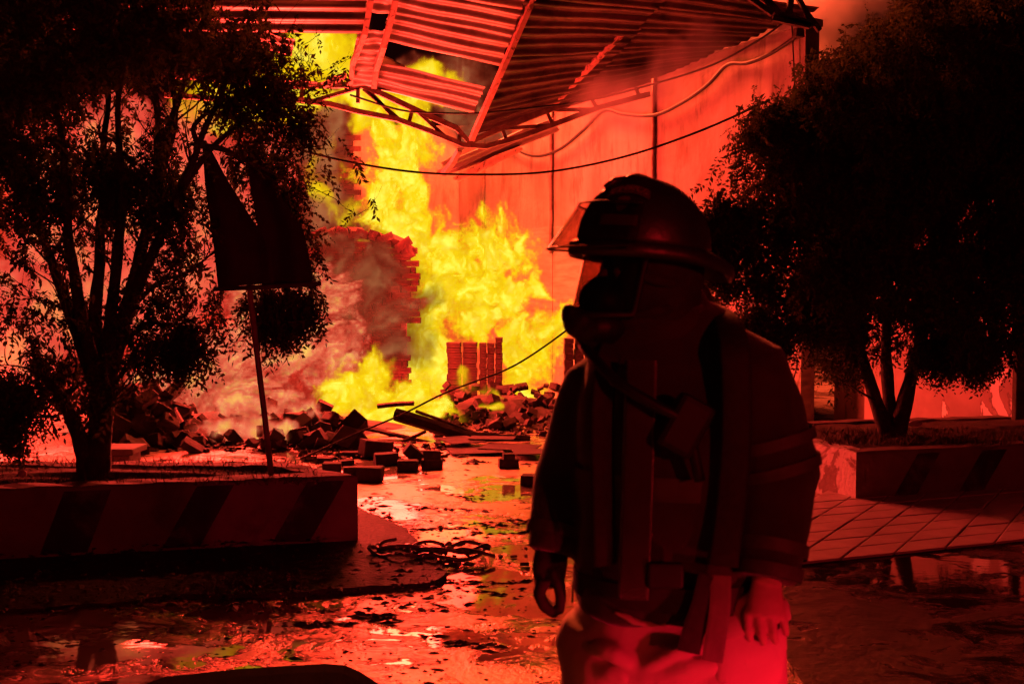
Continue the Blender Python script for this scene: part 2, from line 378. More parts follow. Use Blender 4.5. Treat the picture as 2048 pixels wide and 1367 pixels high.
# ------------------------------------------------------------------ planters
def planter(name, label, poly, H, stripes_edge, stripes, white_face=None):
    t = thing(name, label, 'planter', (poly[0][0], poly[0][1], 0))
    n = len(poly); cx = sum(p[0] for p in poly) / n; cy_ = sum(p[1] for p in poly) / n
    area = sum(poly[i][0] * poly[(i + 1) % n][1] - poly[(i + 1) % n][0] * poly[i][1] for i in range(n))
    sgn = 1 if area > 0 else -1
    th = 0.17; inner = []
    for i in range(n):
        p = Vector(poly[i]); a = (p - Vector(poly[i - 1])).normalized(); b = (Vector(poly[(i + 1) % n]) - p).normalized()
        na = Vector((-a.y, a.x)) * sgn; nb_ = Vector((-b.y, b.x)) * sgn
        bis = (na + nb_).normalized(); inner.append(p + bis * (th / max(0.3, bis.dot(na))))
    for i in range(n):
        j = (i + 1) % n
        mb = MB(); q = [poly[i], poly[j], tuple(inner[j]), tuple(inner[i])]
        # cut into short lengths so the top edge is chipped and uneven
        seg = max(2, int((Vector(poly[j]) - Vector(poly[i])).length / 0.12)); rr = []
        for k in range(seg + 1):
            f = k / seg; o = Vector(q[0]).lerp(Vector(q[1]), f); ii = Vector(q[3]).lerp(Vector(q[2]), f)
            e = 0 if k in (0, seg) else 1
            w1 = e * 0.026 * mnoise.noise(Vector((o.x * 5, o.y * 5, 1))); w2 = e * 0.018 * mnoise.noise(Vector((o.x * 5, o.y * 5, 7)))
            rr.append([(o.x, o.y, -0.02), (o.x, o.y, H - 0.012 + w1), (o.x + (ii.x - o.x) * .09, o.y + (ii.y - o.y) * .09, H + w2), (ii.x, ii.y, H + w2), (ii.x, ii.y, 0.0)])
        mb.rings(rr); kw = mb.build('kerb_wall', white_face[1] if white_face and white_face[0] == i else M_plaster, t)
        if set((i, j)) == set(stripes_edge): face = kw
    # soil, heaped
    mb = MB(); K = 10; ctr = Vector((cx, cy_))
    N_ = 120; border = []
    per = [(Vector(inner[(i + 1) % n]) - Vector(inner[i])).length for i in range(n)]; tot = sum(per)
    for k in range(N_):
        s_ = tot * k / N_; i = 0
        while s_ > per[i]: s_ -= per[i]; i += 1
        border.append(Vector(inner[i]).lerp(Vector(inner[(i + 1) % n]), s_ / per[i]))
    rr = []
    for r_ in range(K + 1):
        f = 1 - r_ / K * 0.999
        rr.append([(ctr.x + (b.x - ctr.x) * f, ctr.y + (b.y - ctr.y) * f, H - 0.035 + 0.07 * (1 - f ** 2) + 0.03 * mnoise.noise(Vector((b.x * 2 * f, b.y * 2 * f, f * 3))) * (1 if r_ else 0)) for b in border])
    mb.rings(rr, cap=False); mb.build('soil', M_soil, t, smooth=True)
    # painted slanting bands on the street face
    a = Vector(poly[stripes_edge[0]]); b = Vector(poly[stripes_edge[1]]); dirv = (b - a).normalized(); nn = Vector((-dirv.y, dirv.x)); nn = -nn if nn.dot(ctr - a) > 0 else nn
    for (s0, wd, slant) in stripes:
        mb = MB(); P = []
        for (s_, z) in ((s0, 0.04), (s0 + wd, 0.04), (s0 + wd + slant, H - 0.03), (s0 + slant, H - 0.03)):
            q = a + dirv * s_
            P.append((q.x + nn.x * 0.004, q.y + nn.y * 0.004, z))
        mb.add(P, [(0, 1, 2, 3)]); mb.build('painted_stripe', M_black, face)
    return t
M_plaster = surf('planter_plaster', (0.15, 0.115, 0.10), (0.24, 0.19, 0.16), 0.85, 3, 6, 0.3, 30, stain=((0.09, 0.07, 0.06), 2.0, 0.55, 0.72))
HP = 0.46
c0 = G(716, 1078, 0.03); c1 = G(-10, 1116, 0.03)
dl = (c1 - c0).normalized(); far_l = c0 + dl * 7.5
cb = G(566, 922, HP)
polyL = [(c0.x, c0.y), (cb.x, cb.y), (far_l.x, cb.y + 0.1), (far_l.x, far_l.y)]
def along(px): return ((G(px, 1078 + (716 - px) * .0525, 0.03) - c0).dot(dl))
strL = [(along(x1), along(x0) - along(x1), along(xt) - along(x1)) for (x1, x0, xt) in ((620, 545, 690), (400, 325, 470), (175, 80, 225))]
pl_left = planter('planter', 'long low planter with dark slanted stripes holding the left tree', polyL, HP, (0, 3), strL)
HPR = 0.41
d0 = G(1711, 1007, 0.0); d1 = G(2060, 985, 0.0); dr = (d1 - d0).normalized(); far_r = d0 + dr * 6
polyR = [(d0.x, d0.y), (far_r.x, far_r.y), (far_r.x, far_r.y + 1.6), (2.6, 9.75), (2.36, 8.75)]
def alongr(px): return (G(px, 1006 - (px - 1711) * .06, 0.0) - d0).dot(dr)
strR = [(alongr(x0), alongr(x1) - alongr(x0), alongr(xt) - alongr(x0)) for (x0, x1, xt) in ((1785, 1830, 1832), (1915, 1965, 1962), (2050, 2100, 2100))]
M_peelface = surf('flaked_plaster', (0.24, 0.18, 0.15), (0.32, 0.25, 0.21), 0.85, 5, 5, 0.4, 30, stain=((0.72, 0.68, 0.62), 2.4, 0.47, 0.50))
pl_right = planter('planter', 'low planter with flaking white corner holding the right tree', polyR, HPR, (0, 1), strR, (4, M_peelface))

# ------------------------------------------------------------------ small things lying about the planters
def lump(name, label, cat, c, size, mat, seed=0, group=None):
    mb = MB(); mb.ball(c, size, 10, 7)
    mb.v = [tuple(Vector(p) + Vector((1, 1, 1)) * 0.25 * min(size) * mnoise.noise(Vector(p) * (2 / max(size)) * 0.5 + Vector((seed, 0, 0)))) for p in mb.v]
    return tag(mb.build(name, mat, smooth=True), label, cat, group)
p = G(1830, 851, HPR + .04); lump('plastic_bottle', 'pale crushed bottle lying beside the right tree trunk', 'bottle', p + Vector((0, 0, .02)), (0.075, 0.03, 0.028), M_white, 1)
p = G(45, 962, HP); lump('litter', 'pale scrap on the soil at the far left of the planter', 'litter', p + Vector((0, 0, .05)), (0.03, 0.03, 0.025), M_white, 2)
b0 = G(245, 915, HP)
mb = MB(); q = W(243, 901, 8.0); mb.box((q.x, 8.0, q.z - 0.33), (0.22, 0.25, 0.80)); mb.box((q.x, 8.0, q.z + 0.085), (0.30, 0.32, 0.03))
lb = thing('concrete_pillar', 'low concrete pillar with flat cap just right of the left tree trunk', 'pillar', (q.x, 8.0, 0))
m1 = MB(); m1.box((q.x, 8.0, q.z / 2 - 0.02), (0.22, 0.25, q.z)); m1.build('shaft', M_concrete, lb, bevel=.008)
m1 = MB(); m1.box((q.x, 8.0, q.z + 0.012), (0.30, 0.32, 0.05)); m1.build('cap', M_concrete, lb, bevel=.008)
# dark equipment case close to the lens at the bottom edge
cs = thing('equipment_case', 'black equipment case with sloping lid at the bottom edge', 'case', W(480, 1360, 3.3) * 1.0)
Yc = 3.3
prof = [(150, 1420), (330, 1352), (470, 1337), (560, 1331), (650, 1326), (690, 1329), (720, 1342), (760, 1368), (800, 1420)]
top = [W(px, py, Yc) for px, py in prof]
mb = MB(); rr = []
for p_ in top:
    z_ = max(0.05, p_.z)
    rr.append([(p_.x, Yc - 0.5, 0.0), (p_.x, Yc - 0.5, z_ * .45), (p_.x, Yc - 0.42, z_ * .60), (p_.x, Yc - .04, z_ - .012), (p_.x, Yc, z_), (p_.x, Yc + 0.03, z_ - .02), (p_.x, Yc + .06, 0.0)])
mb.rings(rr); mb.build('lid', surf('black_plastic', (0.012, 0.010, 0.014), (0.02, 0.018, 0.022), 0.9, 8, spec=.1), cs, smooth=False)
mb = MB(); mb.tube([(top[3].x - .12, Yc - 0.502, top[3].z * .35), (top[3].x - .10, Yc - 0.54, top[3].z * .35), (top[3].x + .10, Yc - 0.54, top[3].z * .35), (top[3].x + .12, Yc - 0.502, top[3].z * .35)], 0.012, 6); mb.build('handle', M_wire, cs)

# ================================================================== COLLAPSED ROOF
def bil(A, B, C, D, u, v):
    return (A.lerp(B, u)).lerp(D.lerp(C, u), v)
def sheet(name, A, B, C, D, parent, waves, amp=0.02, nu=10, bend=0.0, ragged=0.0, seed=0, mat=None):
    """corrugations run from edge AD to edge BC"""
    mb = MB(); nv = waves * 8
    nrm = (B - A).cross(D - A).normalized()
    for j in range(nv + 1):
        v = j / nv
        e0 = ragged * mnoise.noise(Vector((v * 9, seed, 0))); e1 = ragged * mnoise.noise(Vector((v * 9, seed, 5)))
        for i in range(nu + 1):
            u = e0 + (1 + e1 - e0) * i / nu
            p = bil(A, B, C, D, u, v)
            w = math.sin(2 * math.pi * v * waves)
            w = math.copysign(abs(w) ** 0.8, w)
            dent = 0.035 * mnoise.noise(Vector((u * 2.3 + seed, v * 1.7, seed * 1.3))) + bend * math.sin(math.pi * u)
            mb.v.append(tuple(p + nrm * (amp * w + dent)))
    for j in range(nv):
        for i in range(nu):
            a = j * (nu + 1) + i; mb.f.append((a, a + 1, a + nu + 2, a + nu + 1))
    o = mb.build(name, mat or M_sheet, parent, smooth=True)
    return o
YF, YT = 12.6, 14.5
roof = thing('collapsed_roof', 'sagging corrugated metal roof hanging over the fire', 'roof', (0, 13.5, 4))
def panel(TL, TR, BR, BL, rows, waves, seed, gap=0.0, jit=0.02, skip=(), rag=0.008, bend=0.0, mat=None):
    for k in range(rows):
        if k in skip: continue
        v0, v1 = k / rows - 0.012, (k + 1) / rows + 0.012
        j0, j1 = rng.uniform(-jit, jit), rng.uniform(-jit, jit)
        A, B = bil(TL, TR, BR, BL, j0, v0), bil(TL, TR, BR, BL, 1 + j1, v0)
        D, C = bil(TL, TR, BR, BL, j0, v1), bil(TL, TR, BR, BL, 1 + j1, v1)
        dz = Vector((0, 0, 0.012 * (k % 2) + rng.uniform(0, 0.01)))
        sheet('corrugated_sheet', A + dz, B + dz, C + dz, D + dz, roof, waves, seed=seed + k * 3.7, ragged=rag, bend=bend, mat=mat)
# right slope, from the fallen valley up to the wall head
vTL = W(1085, -70, YF - .1); vBL = W(948, 268, YT)
rTR = W(1640, 20, YF - .1); rBR = WALL(1330, 150, 0.35)
mTR, mBR = vTL.lerp(rTR, 0.5), vBL.lerp(rBR, 0.5)
panel(vTL, mTR, mBR, vBL, 6, 3, 1, jit=0.02, mat=M_soot)
panel(bil(vTL, mTR, mBR, vBL, .96, 0) + Vector((0, 0, .03)), rTR, rBR, bil(vTL, mTR, mBR, vBL, .96, 1) + Vector((0, 0, .03)), 6, 3, 40, jit=0.0, rag=0.0, mat=M_soot)
# middle slope, falling into the valley; one row burnt away
mTL = W(800, -90, YF); mBL = W(742, 175, YT); mR0 = W(1075, -40, YF); mR1 = W(955, 225, YT)
panel(mTL, mR0, mR1, mBL, 5, 3, 80, skip=(3,), jit=0.03, rag=0.02)
# strip between the two near purlins
panel(W(748, -60, YF), W(800, -60, YF), W(752, 178, YT), W(692, 172, YT), 6, 2, 120, skip=(2,), jit=0.05, rag=0.03)
# left slope behind the tree; its lower edge is gone
panel(W(120, -150, YF), W(750, -140, YF), W(733, 66, YF + .8), W(120, 60, YF + .8), 3, 3, 160, jit=0.004, rag=0.0)
sheet('corrugated_sheet', W(520, 62, 13.6), W(590, 80, 13.6), W(583, 112, 13.9), W(520, 96, 13.9), roof, 2, seed=9, ragged=0.06)
sheet('corrugated_sheet', W(560, 160, 14.4), W(634, 163, 14.4), W(634, 176, 14.5), W(560, 176, 14.5), roof, 1, seed=19)
sheet('corrugated_sheet', W(640, 168, 14.4), W(692, 142, 14.3), W(694, 158, 14.5), W(650, 176, 14.5), roof, 1, seed=29)
sheet('corrugated_sheet', W(770, 112, 14.2), W(812, 132, 14.2), W(786, 162, 14.4), W(748, 138, 14.4), roof, 2, seed=33, ragged=.08)
# fallen sheets hanging below the truss
sheet('corrugated_sheet', W(905, 318, 14.9), W(1105, 236, 15.2), W(1120, 262, 15.6), W(890, 352, 15.3), roof, 3, seed=51, ragged=0.03)
sheet('corrugated_sheet', W(888, 322, 15.3), W(940, 292, 15.4), W(945, 322, 15.7), W(872, 352, 15.6), roof, 2, seed=57, ragged=0.10)
sheet('corrugated_sheet', W(905, 352, 15.1), W(1040, 290, 15.4), W(1045, 300, 15.6), W(915, 365, 15.4), roof, 1, seed=61, ragged=0.05, mat=M_redsteel)
# purlins
def bar(name, pts, r, parent, mat, flat=(1, 1), n=4): 
    mb = MB(); mb.tube(pts, r, n, flat); return mb.build(name, mat, parent)
PB = 0.05
bar('purlin', [W(744, -60, YF + .1), W(742, 0, YF + .3), W(730, 66, 13.2), W(705, 128, 13.9), W(701, 168, 14.3)], 0.048, roof, M_redsteel)
bar('purlin', [W(797, -60, YF + .1), W(792, 0, YF + .3), W(768, 91, 13.4), W(752, 140, 14), W(748, 174, 14.3)], 0.05, roof, M_redsteel)
bar('purlin', [W(1085, -60, YF), W(1065, 0, YF + .3), W(1004, 140, 13.5), W(943, 279, 14.35)], 0.05, roof, M_redsteel)
bar('purlin', [W(1352, -45, YF), W(1311, 0, YF + .3), W(1208, 104, 13.5), W(1106, 210, 14.5)], 0.048, roof, M_redsteel)
bar('purlin', [W(1296, 134, 14.2), W(1250, 155, 14.4), W(1190, 182, 14.6)], 0.035, roof, M_redsteel)
bar('purlin', [W(1480, -30, YF - .15), W(1560, 22, YF - .15), W(1622, 50, YF - .15)], 0.06, roof, M_redsteel)
bar('fallen_post', [W(919, 300, 14.6), W(905, 325, 14.8), W(886, 348, 15)], 0.05, roof, M_steel)
# bent eave truss
truss = thing('roof_truss', 'bent steel truss sagging to a point above the flames', 'truss', (0, YT, 4))
def P_(l, Y=YT): return [W(x, y, Y) for x, y in l]
bar('top_chord', P_([(330, 150), (440, 158), (577, 172), (721, 170), (760, 186), (840, 224), (913, 256), (939, 284), (1005, 256), (1100, 219), (1195, 190), (1300, 160)]), 0.055, truss, M_steel)
bar('bottom_chord', P_([(330, 190), (440, 198), (579, 197), (660, 208), (716, 223), (793, 238), (860, 262), (928, 290), (972, 293), (1040, 274), (1100, 252), (1195, 216), (1300, 188)]), 0.05, truss, M_steel)
for seg in ([(716, 172), (716, 206)], [(722, 174), (620, 204)], [(734, 177), (789, 236)], [(727, 178), (800, 240)], [(824, 222), (818, 246)], [(838, 226), (899, 281)], [(921, 262), (917, 286)],
            [(1005, 258), (1013, 280)], [(1012, 257), (1100, 251)], [(1094, 224), (1104, 248)], [(1110, 220), (1180, 219)], [(1182, 196), (1192, 214)], [(1270, 172), (1278, 194)], [(604, 174), (603, 198)]):
    bar('web_member', P_(seg, YT + .01), 0.036, truss, M_steel)
# gable truss above the wall corner
gt_ = thing('gable_truss', 'dark truss end resting on the top corner of the plaster wall', 'truss', WALL(1600, 45))
Yg = YF - .25
for seg, r_ in (([(1480, -60), (1560, 30), (1625, 50)], .05), ([(1420, -60), (1545, 28)], .045), ([(1588, -60), (1578, 30)], .05), ([(1560, -70), (1612, 25), (1640, 62)], .04), ([(1545, 36), (1620, 52)], .05)):
    bar('strut', [W(x, y, Yg) for x, y in seg], r_, gt_, M_char)

# ================================================================== CABLES
def sag(pts, n=10):
    """smooth path through points (Catmull-Rom)"""
    P = [Vector(p) for p in pts]; P = [P[0] * 2 - P[1]] + P + [P[-1] * 2 - P[-2]]; out = []
    for i in range(1, len(P) - 2):
        for k in range(n):
            t = k / n; a, b, c, d = P[i - 1], P[i], P[i + 1], P[i + 2]
            out.append(0.5 * ((2 * b) + (c - a) * t + (2 * a - 5 * b + 4 * c - d) * t * t + (3 * b - a - 3 * c + d) * t ** 3))
    return out + [P[-2]]
def cable(name, label, pts, r, mat=None, cat='cable'):
    mb = MB(); mb.tube(sag(pts), r, 6); return tag(mb.build(name, mat or M_wire, smooth=True), label, cat)
cable('overhead_cable', 'thin black cable sagging across the yard above the helmet', [W(470, 250, 8.2), W(590, 296, 9), W(700, 324, 9.6), W(830, 344, 10), W(960, 349, 10), W(1100, 343, 10), W(1250, 313, 9.8), W(1400, 262, 9.6), W(1540, 200, 9.3)], 0.011)
cable('slack_cable', 'slack black cable rising from the rubble past the mask to the right tree', [W(600, 918, 9.6), W(700, 872, 9.9), W(800, 830, 10), W(880, 790, 10), W(940, 766, 10), W(1005, 742, 10), W(1060, 712, 10), W(1140, 655, 9.9), W(1260, 560, 9.7), W(1400, 452, 9.4), W(1480, 392, 9.2)], 0.010)
cable('barbed_cable', 'frayed wire strung under the roof along the truss', [W(700, 190, 14.1), W(800, 220, 14.1), W(880, 226, 14.1), W(960, 226, 14.1), W(1060, 216, 14.2), W(1180, 200, 14.3), W(1300, 170, 14.2), W(1420, 132, 13.6), W(1510, 85, 13), W(1575, 40, 12.7)], 0.014)
cable('wall_hose', 'thick dark cable looping along the plaster wall', [WALL(1000, 270, .06), WALL(1035, 300, .06), WALL(1075, 312, .06), WALL(1120, 298, .06), WALL(1165, 262, .06), WALL(1208, 222, .06), WALL(1250, 229, .06), WALL(1310, 230, .06), WALL(1365, 205, .06), WALL(1415, 170, .06), WALL(1455, 130, .06), WALL(1495, 126, .06), WALL(1540, 108, .06), WALL(1595, 72, .06)], 0.028)
cable('drop_cable', 'thin cable hanging down the right end of the plaster wall', [WALL(1583, 42, .05), WALL(1586, 90, .06), WALL(1590, 200, .05), WALL(1597, 500, .05), WALL(1594, 610, .06), WALL(1578, 690, .05), WALL(1595, 720, .05), WALL(1582, 775, .05)], 0.010)
lf = thing('wall_lamp', 'small dark floodlight fixed at the top corner of the plaster wall', 'floodlight', WALL(1596, 68, .1))
c = WALL(1597, 66, .16); Mw = Matrix.Rotation(R(25), 3, 'Z')
mb = MB(); mb.box(c, (0.14, 0.09, 0.11), Mw, 0.75); mb.build('housing', M_char, lf, bevel=.01)
mb = MB(); mb.tube([c + Vector((0.02, 0.06, 0.05)), WALL(1604, 58, 0.0)], 0.014, 6); mb.build('bracket', M_steel, lf)

# ================================================================== BRICKWORK
def brick_mesh(L, D, H, seed, mat):
    mb = MB(); r_ = random.Random(seed); mb.box((0, 0, 0), (L, D, H))
    mb.v = [tuple(Vector(p) + Vector((r_.uniform(-1, 1), r_.uniform(-1, 1), r_.uniform(-1, 1))) * 0.06 * H) for p in mb.v]
    me = mb.mesh('brick'); me.materials.append(mat); return me
def inst(name, me, parent, loc, rot=(0, 0, 0), scale=(1, 1, 1)):
    o = bpy.data.objects.new(name, me); COL.objects.link(o)
    o.location = loc; o.rotation_euler = rot; o.scale = scale
    if parent is not None: o.parent = parent; o.matrix_parent_inverse = parent.matrix_world.inverted()
    return o
BR = [brick_mesh(0.285, 0.16, 0.088, s, M_brick) for s in range(5)]
Yb = 15.9
bwall = thing('broken_brick_wall', 'smoke-veiled broken brick wall standing in the middle of the fire', 'wall', (W(735, 700, Yb).x, Yb, 0))
x0, x1 = W(560, 600, Yb).x, W(838, 600, Yb).x
topz = lambda x: np.interp(x, [W(p, 0, Yb).x for p in (560, 630, 705, 760, 800, 825, 840)], [W(0 + 735, y, Yb).z for y in (500, 478, 476, 486, 495, 520, 560)])
row = 0; z = 0.055
while z < 2.75:
    x = x0 + (0.15 if row % 2 else 0.0)
    xr = x1 - (0.10 * abs(mnoise.noise(Vector((z * 2, 3, 0)))) + (0.16 if z < 1.2 else 0))
    xr += rng.uniform(-.05, .05)
    while x < xr - 0.06:
        L_ = min(0.29, xr - x)
        if z < topz(x) - 0.04: inst('brick', BR[rng.randrange(5)], bwall, (x + L_ / 2, Yb + rng.uniform(-.015, .015), z), (rng.uniform(-.03, .03), rng.uniform(-.03, .03), rng.uniform(-.05, .05)), (L_ / .29, 1, 1))
        x += 0.30
    z += 0.1; row += 1
mb = MB(); mb.box(((x0 + x1) / 2 - .05, Yb + .02, 1.15), (x1 - x0 - .3, 0.10, 2.25)); mb.build('mortar', M_concrete, bwall)
for k in range(13):
    px = 640 + k * 15 + rng.uniform(-5, 5); xx = W(px, 480, Yb).x
    inst('brick', BR[k % 5], bwall, (xx, Yb + rng.uniform(-.1, .1), topz(xx) + 0.05 + rng.uniform(0, .05)), (rng.uniform(-.6, .6), rng.uniform(-.6, .6), rng.uniform(0, 3)), (rng.uniform(.6, 1), 1, rng.uniform(1, 1.8)))
# taller wall end behind it
Yt = 18.6
tx1 = W(707, 300, Yt).x
tw = thing('tall_brick_wall', 'tall brick wall end rising left of the main flame', 'wall', (tx1 - 1, Yt, 0))
mb = MB(); mb.box((tx1 - 1.35, Yt + .02, 2.65), (2.66, 0.22, 5.3)); mb.build('core', M_brick, tw)
mb = MB(); row = 0; z = 0.05
while z < 5.3:
    x = tx1 - 2.68 + (0.15 if row % 2 else 0)
    while x < tx1 - 0.1 + rng.uniform(-.03, .03):
        mb.box((x + .14, Yt - 0.10 + rng.uniform(-.012, .012), z), (0.285, 0.06, 0.088)); x += 0.30
    z += 0.1; row += 1
tag(mb.build('brick_courses', M_brick, tw), kind='stuff')
# stacks of bricks among the flames
def stack(px0, px1, ptop, pbot, Y, cols, label, lean=0):
    a, b = W(px0, pbot, Y), W(px1, ptop, Y); w_ = (b.x - a.x) / cols
    t = thing('brick_stack', label, 'brick stack', (a.x, Y, 0))
    me = [brick_mesh(w_ * 0.84, 0.3, 0.072, s + 20, M_brick) for s in range(3)]
    for c_ in range(cols):
        z = max(0.04, 0.04); top_ = b.z - rng.uniform(0, .012)
        while z < top_:
            inst('brick', me[rng.randrange(3)], t, (a.x + w_ * (c_ + .5) + rng.uniform(-.008, .008), Y + rng.uniform(-.02, .02), z), (0, 0, rng.uniform(-.03, .03)))
            z += 0.079
    return t
stack(893, 956, 682, 800, 15.0, 2, 'brick stack half hidden by flames, left of the tight columns')
stack(958, 1006, 679, 795, 14.85, 3, 'tight columns of stacked bricks left of the firefighter')
stack(1126, 1190, 676, 820, 14.6, 3, 'brick stack glowing beside the firefighter chest')

# ================================================================== RUBBLE
BLK = []
for s in range(6):
    mb = MB(); r_ = random.Random(100 + s); mb.box((0, 0, 0), (0.25, 0.15, 0.13))
    bm = bmesh.new(); me = mb.mesh('block'); bm.from_mesh(me)
    bmesh.ops.bevel(bm, geom=list(bm.edges), offset=0.010, segments=1, affect='EDGES')
    for v in bm.verts: v.co += Vector((r_.uniform(-1, 1), r_.uniform(-1, 1), r_.uniform(-1, 1))) * 0.007
    bm.to_mesh(me); bm.free(); me.materials.append(M_block); BLK.append(me)
def block(px, pb, w_px, label, rot=None, group=None, z0=0.0, name='concrete_block', sc_=None, Y=None):
    p = G(px, pb, z0) if Y is None else W(px, pb, Y)
    s_ = (w_px * p.y / FPX) / 0.25
    rot = rot or (0, 0, rng.uniform(-.3, .3))
    o = inst(name, BLK[rng.randrange(6)], None, (p.x, p.y + 0.06, p.z + 0.062 * s_ * (sc_[2] if sc_ else 1)), rot, tuple(s_ * k for k in (sc_ or (1, 1, 1))))
    return tag(o, label, 'block', group)
loose = 'loose blocks on the wet ground'
block(814, 943, 42, 'loose block on wet ground, nearer of the pair left of the yellow puddle', (0, 0, .05), loose)
block(863, 940, 42, 'loose block on wet ground under another block, right of a twin', (0, 0, -.04), loose)
block(863, 920, 36, 'block resting on top of the block beside the yellow reflection', (0, 0, .1), loose, z0=0.13)
block(829, 922, 48, 'tilted pointed block behind the pair near the yellow reflection', (0.1, .75, .2), loose, z0=0.02)
block(770, 930, 46, 'flat block with lit top left of the tilted pointed block', (0, 0, .35), loose)
block(738, 962, 54, 'darkest block lying by the planter corner, nearest the camera', (0, 0, -.1), loose)
block(704, 955, 40, 'block with pale lit edge just behind the planter corner', (0, 0, .2), loose)
block(662, 945, 38, 'block half hidden behind the planter end', (0, 0, .1), loose)
block(645, 925, 36, 'low block with bright top behind the planter end', (0, 0, -.2), loose, sc_=(1, 1, .5))
block(700, 912, 38, 'thin slab with bright top among loose blocks', (0, 0, .1), loose, sc_=(1, 1, .4))
block(1017, 938, 40, 'lone block with a smaller piece on top, left of the firefighter', (0, 0, .1), loose)
block(1017, 920, 24, 'small piece sitting on the lone block', (0, 0, .3), loose, z0=.135)
block(1062, 971, 40, 'lone reddish block touching the firefighter arm outline', (0, 0, -.15), loose)
block(750, 915, 60, 'big dark block at the front of the left heap', (0, 0.2, .5), loose, sc_=(1, 1, 1.1))
block(690, 930, 30, 'small flat block between the planter and the loose pair', (0, 0, .6), loose, sc_=(1, 1, .6))
# heaps: each block of a heap is an object of its own
def heap(n, region, label, group, smin, smax, zb=(0, .5), Yr=(11, 13)):
    for k in range(n):
        f = k / n
        px = rng.uniform(region[0], region[1]); py = rng.uniform(region[2], region[3])
        Y = np.interp(py, [region[2], region[3]], [Yr[1], Yr[0]]) + rng.uniform(-.3, .3)
        p = W(px, py, Y); w_ = rng.uniform(smin, smax)
        o = inst('concrete_block', BLK[rng.randrange(6)], None, (p.x, p.y, max(p.z, 0.06)), (rng.uniform(-1, 1), rng.uniform(-1, 1), rng.uniform(0, 3)), tuple((w_ / .25) * q for q in (1, rng.uniform(.8, 1.4), rng.uniform(.7, 1.5))))
        fx = (px - region[0]) / (region[1] - region[0]); fy = (py - region[2]) / (region[3] - region[2])
        sz = 'small' if w_ < smin + (smax - smin) * .4 else 'large' if w_ > smin + (smax - smin) * .75 else 'mid-sized'
        tag(o, '%s %s %s, %s, %s' % (sz, label[0], label[1], ('low', 'halfway up', 'high')[int((1 - fy) * 2.99)], label[2][int(fx * (len(label[2]) - .01))]), 'block', group)
heap(105, (225, 700, 815, 905), ('dark block', 'of the long heap', ('near the left trunk', 'between left trunk and sign pole', 'just left of sign pole', 'just right of sign pole', 'at its flame end')), 'blocks of the left burning heap', .09, .24, Yr=(10.6, 12.6))
heap(26, (228, 345, 770, 850), ('dark block', 'of the steep pile by left trunk', ('close to the trunk', 'away from the trunk')), 'blocks piled beside the left trunk', .12, .28, Yr=(10.9, 11.7))
heap(14, (590, 720, 830, 900), ('tumbled block', 'where the heap meets the flames', ('left half', 'right half')), 'blocks at the right end of the left heap', .18, .32, Yr=(10.8, 12.0))
heap(110, (880, 1120, 770, 850), ('broken block', 'in the rubble bank', ('by the curved beam', 'under wide brick stack', 'under tight brick columns', 'right of brick columns', 'against firefighter outline')), 'rubble bank beside the firefighter', .07, .19, Yr=(12.4, 14.8))
frag = MB(); fr_ = random.Random(5)
for (n_, x0_, x1_, y0_, y1_, Ya, Yb_) in ((420, 225, 720, 835, 925, 10.4, 12.2), (420, 860, 1130, 800, 880, 11.6, 14.4), (160, 600, 900, 880, 945, 9.8, 11)):
    for _ in range(n_):
        py = fr_.uniform(y0_, y1_); q = W(fr_.uniform(x0_, x1_), py, float(np.interp(py, [y0_, y1_], [Yb_, Ya]))); s_ = fr_.uniform(.015, .06)
        M3 = Matrix.Rotation(fr_.uniform(0, 6), 3, 'Z') @ Matrix.Rotation(fr_.uniform(-1, 1), 3, 'X')
        frag.box((q.x, q.y, max(q.z, .01)), (s_ * fr_.uniform(1, 2.5), s_, s_ * fr_.uniform(.4, 1)), M3, fr_.uniform(.3, .9))
tag(frag.build('rubble_fragments', M_block), 'small broken fragments filling the rubble heaps', 'rubble', kind='stuff')
# solid core under the heaps so nothing floats
def mound(name, label, c, rx, ry, h, seed):
    mb = MB(); rr = []
    for i in range(9):
        f = 1 - i / 8 * 0.999
        rr.append([(c[0] + rx * f * math.cos(a) * (1 + .15 * mnoise.noise(Vector((math.cos(a) * 2, math.sin(a) * 2, seed)))), c[1] + ry * f * math.sin(a),
                    -0.02 + h * (1 - f ** 1.6) * (1 + .35 * mnoise.noise(Vector((math.cos(a) * 3 * f, math.sin(a) * 3 * f, seed)))) + (.05 * mnoise.noise(Vector((math.cos(a) * 7 * f, math.sin(a) * 7 * f, seed + 4))) if i else 0)) for a in [2 * math.pi * k / 48 for k in range(48)]])
    mb.rings(rr, cap=False); return tag(mb.build(name, M_block), label, 'rubble')
a = W(460, 860, 12.3); mound('rubble_mound', 'sooty rubble mound under the left burning heap', (a.x, 12.4), 2.3, 1.1, .20, 1)
a = W(1000, 820, 14); mound('rubble_mound', 'sooty rubble mound under the bank beside the firefighter', (a.x, 14.0), 1.25, 1.2, .26, 5)
a = W(285, 870, 11.4); mound('rubble_mound', 'big dark mound right beside the left tree trunk', (a.x, 11.4), .6, .5, .58, 9)
a = W(470, 760, 14.9); mound('rubble_mound', 'tall dark smouldering mound behind the smoky flames at left', (a.x, 14.9), 2.5, .7, 1.35, 13)
a = W(250, 760, 14.6); mound('rubble_mound', 'dark mound seen through the left tree stems', (a.x, 14.8), 1.5, .6, .95, 17)
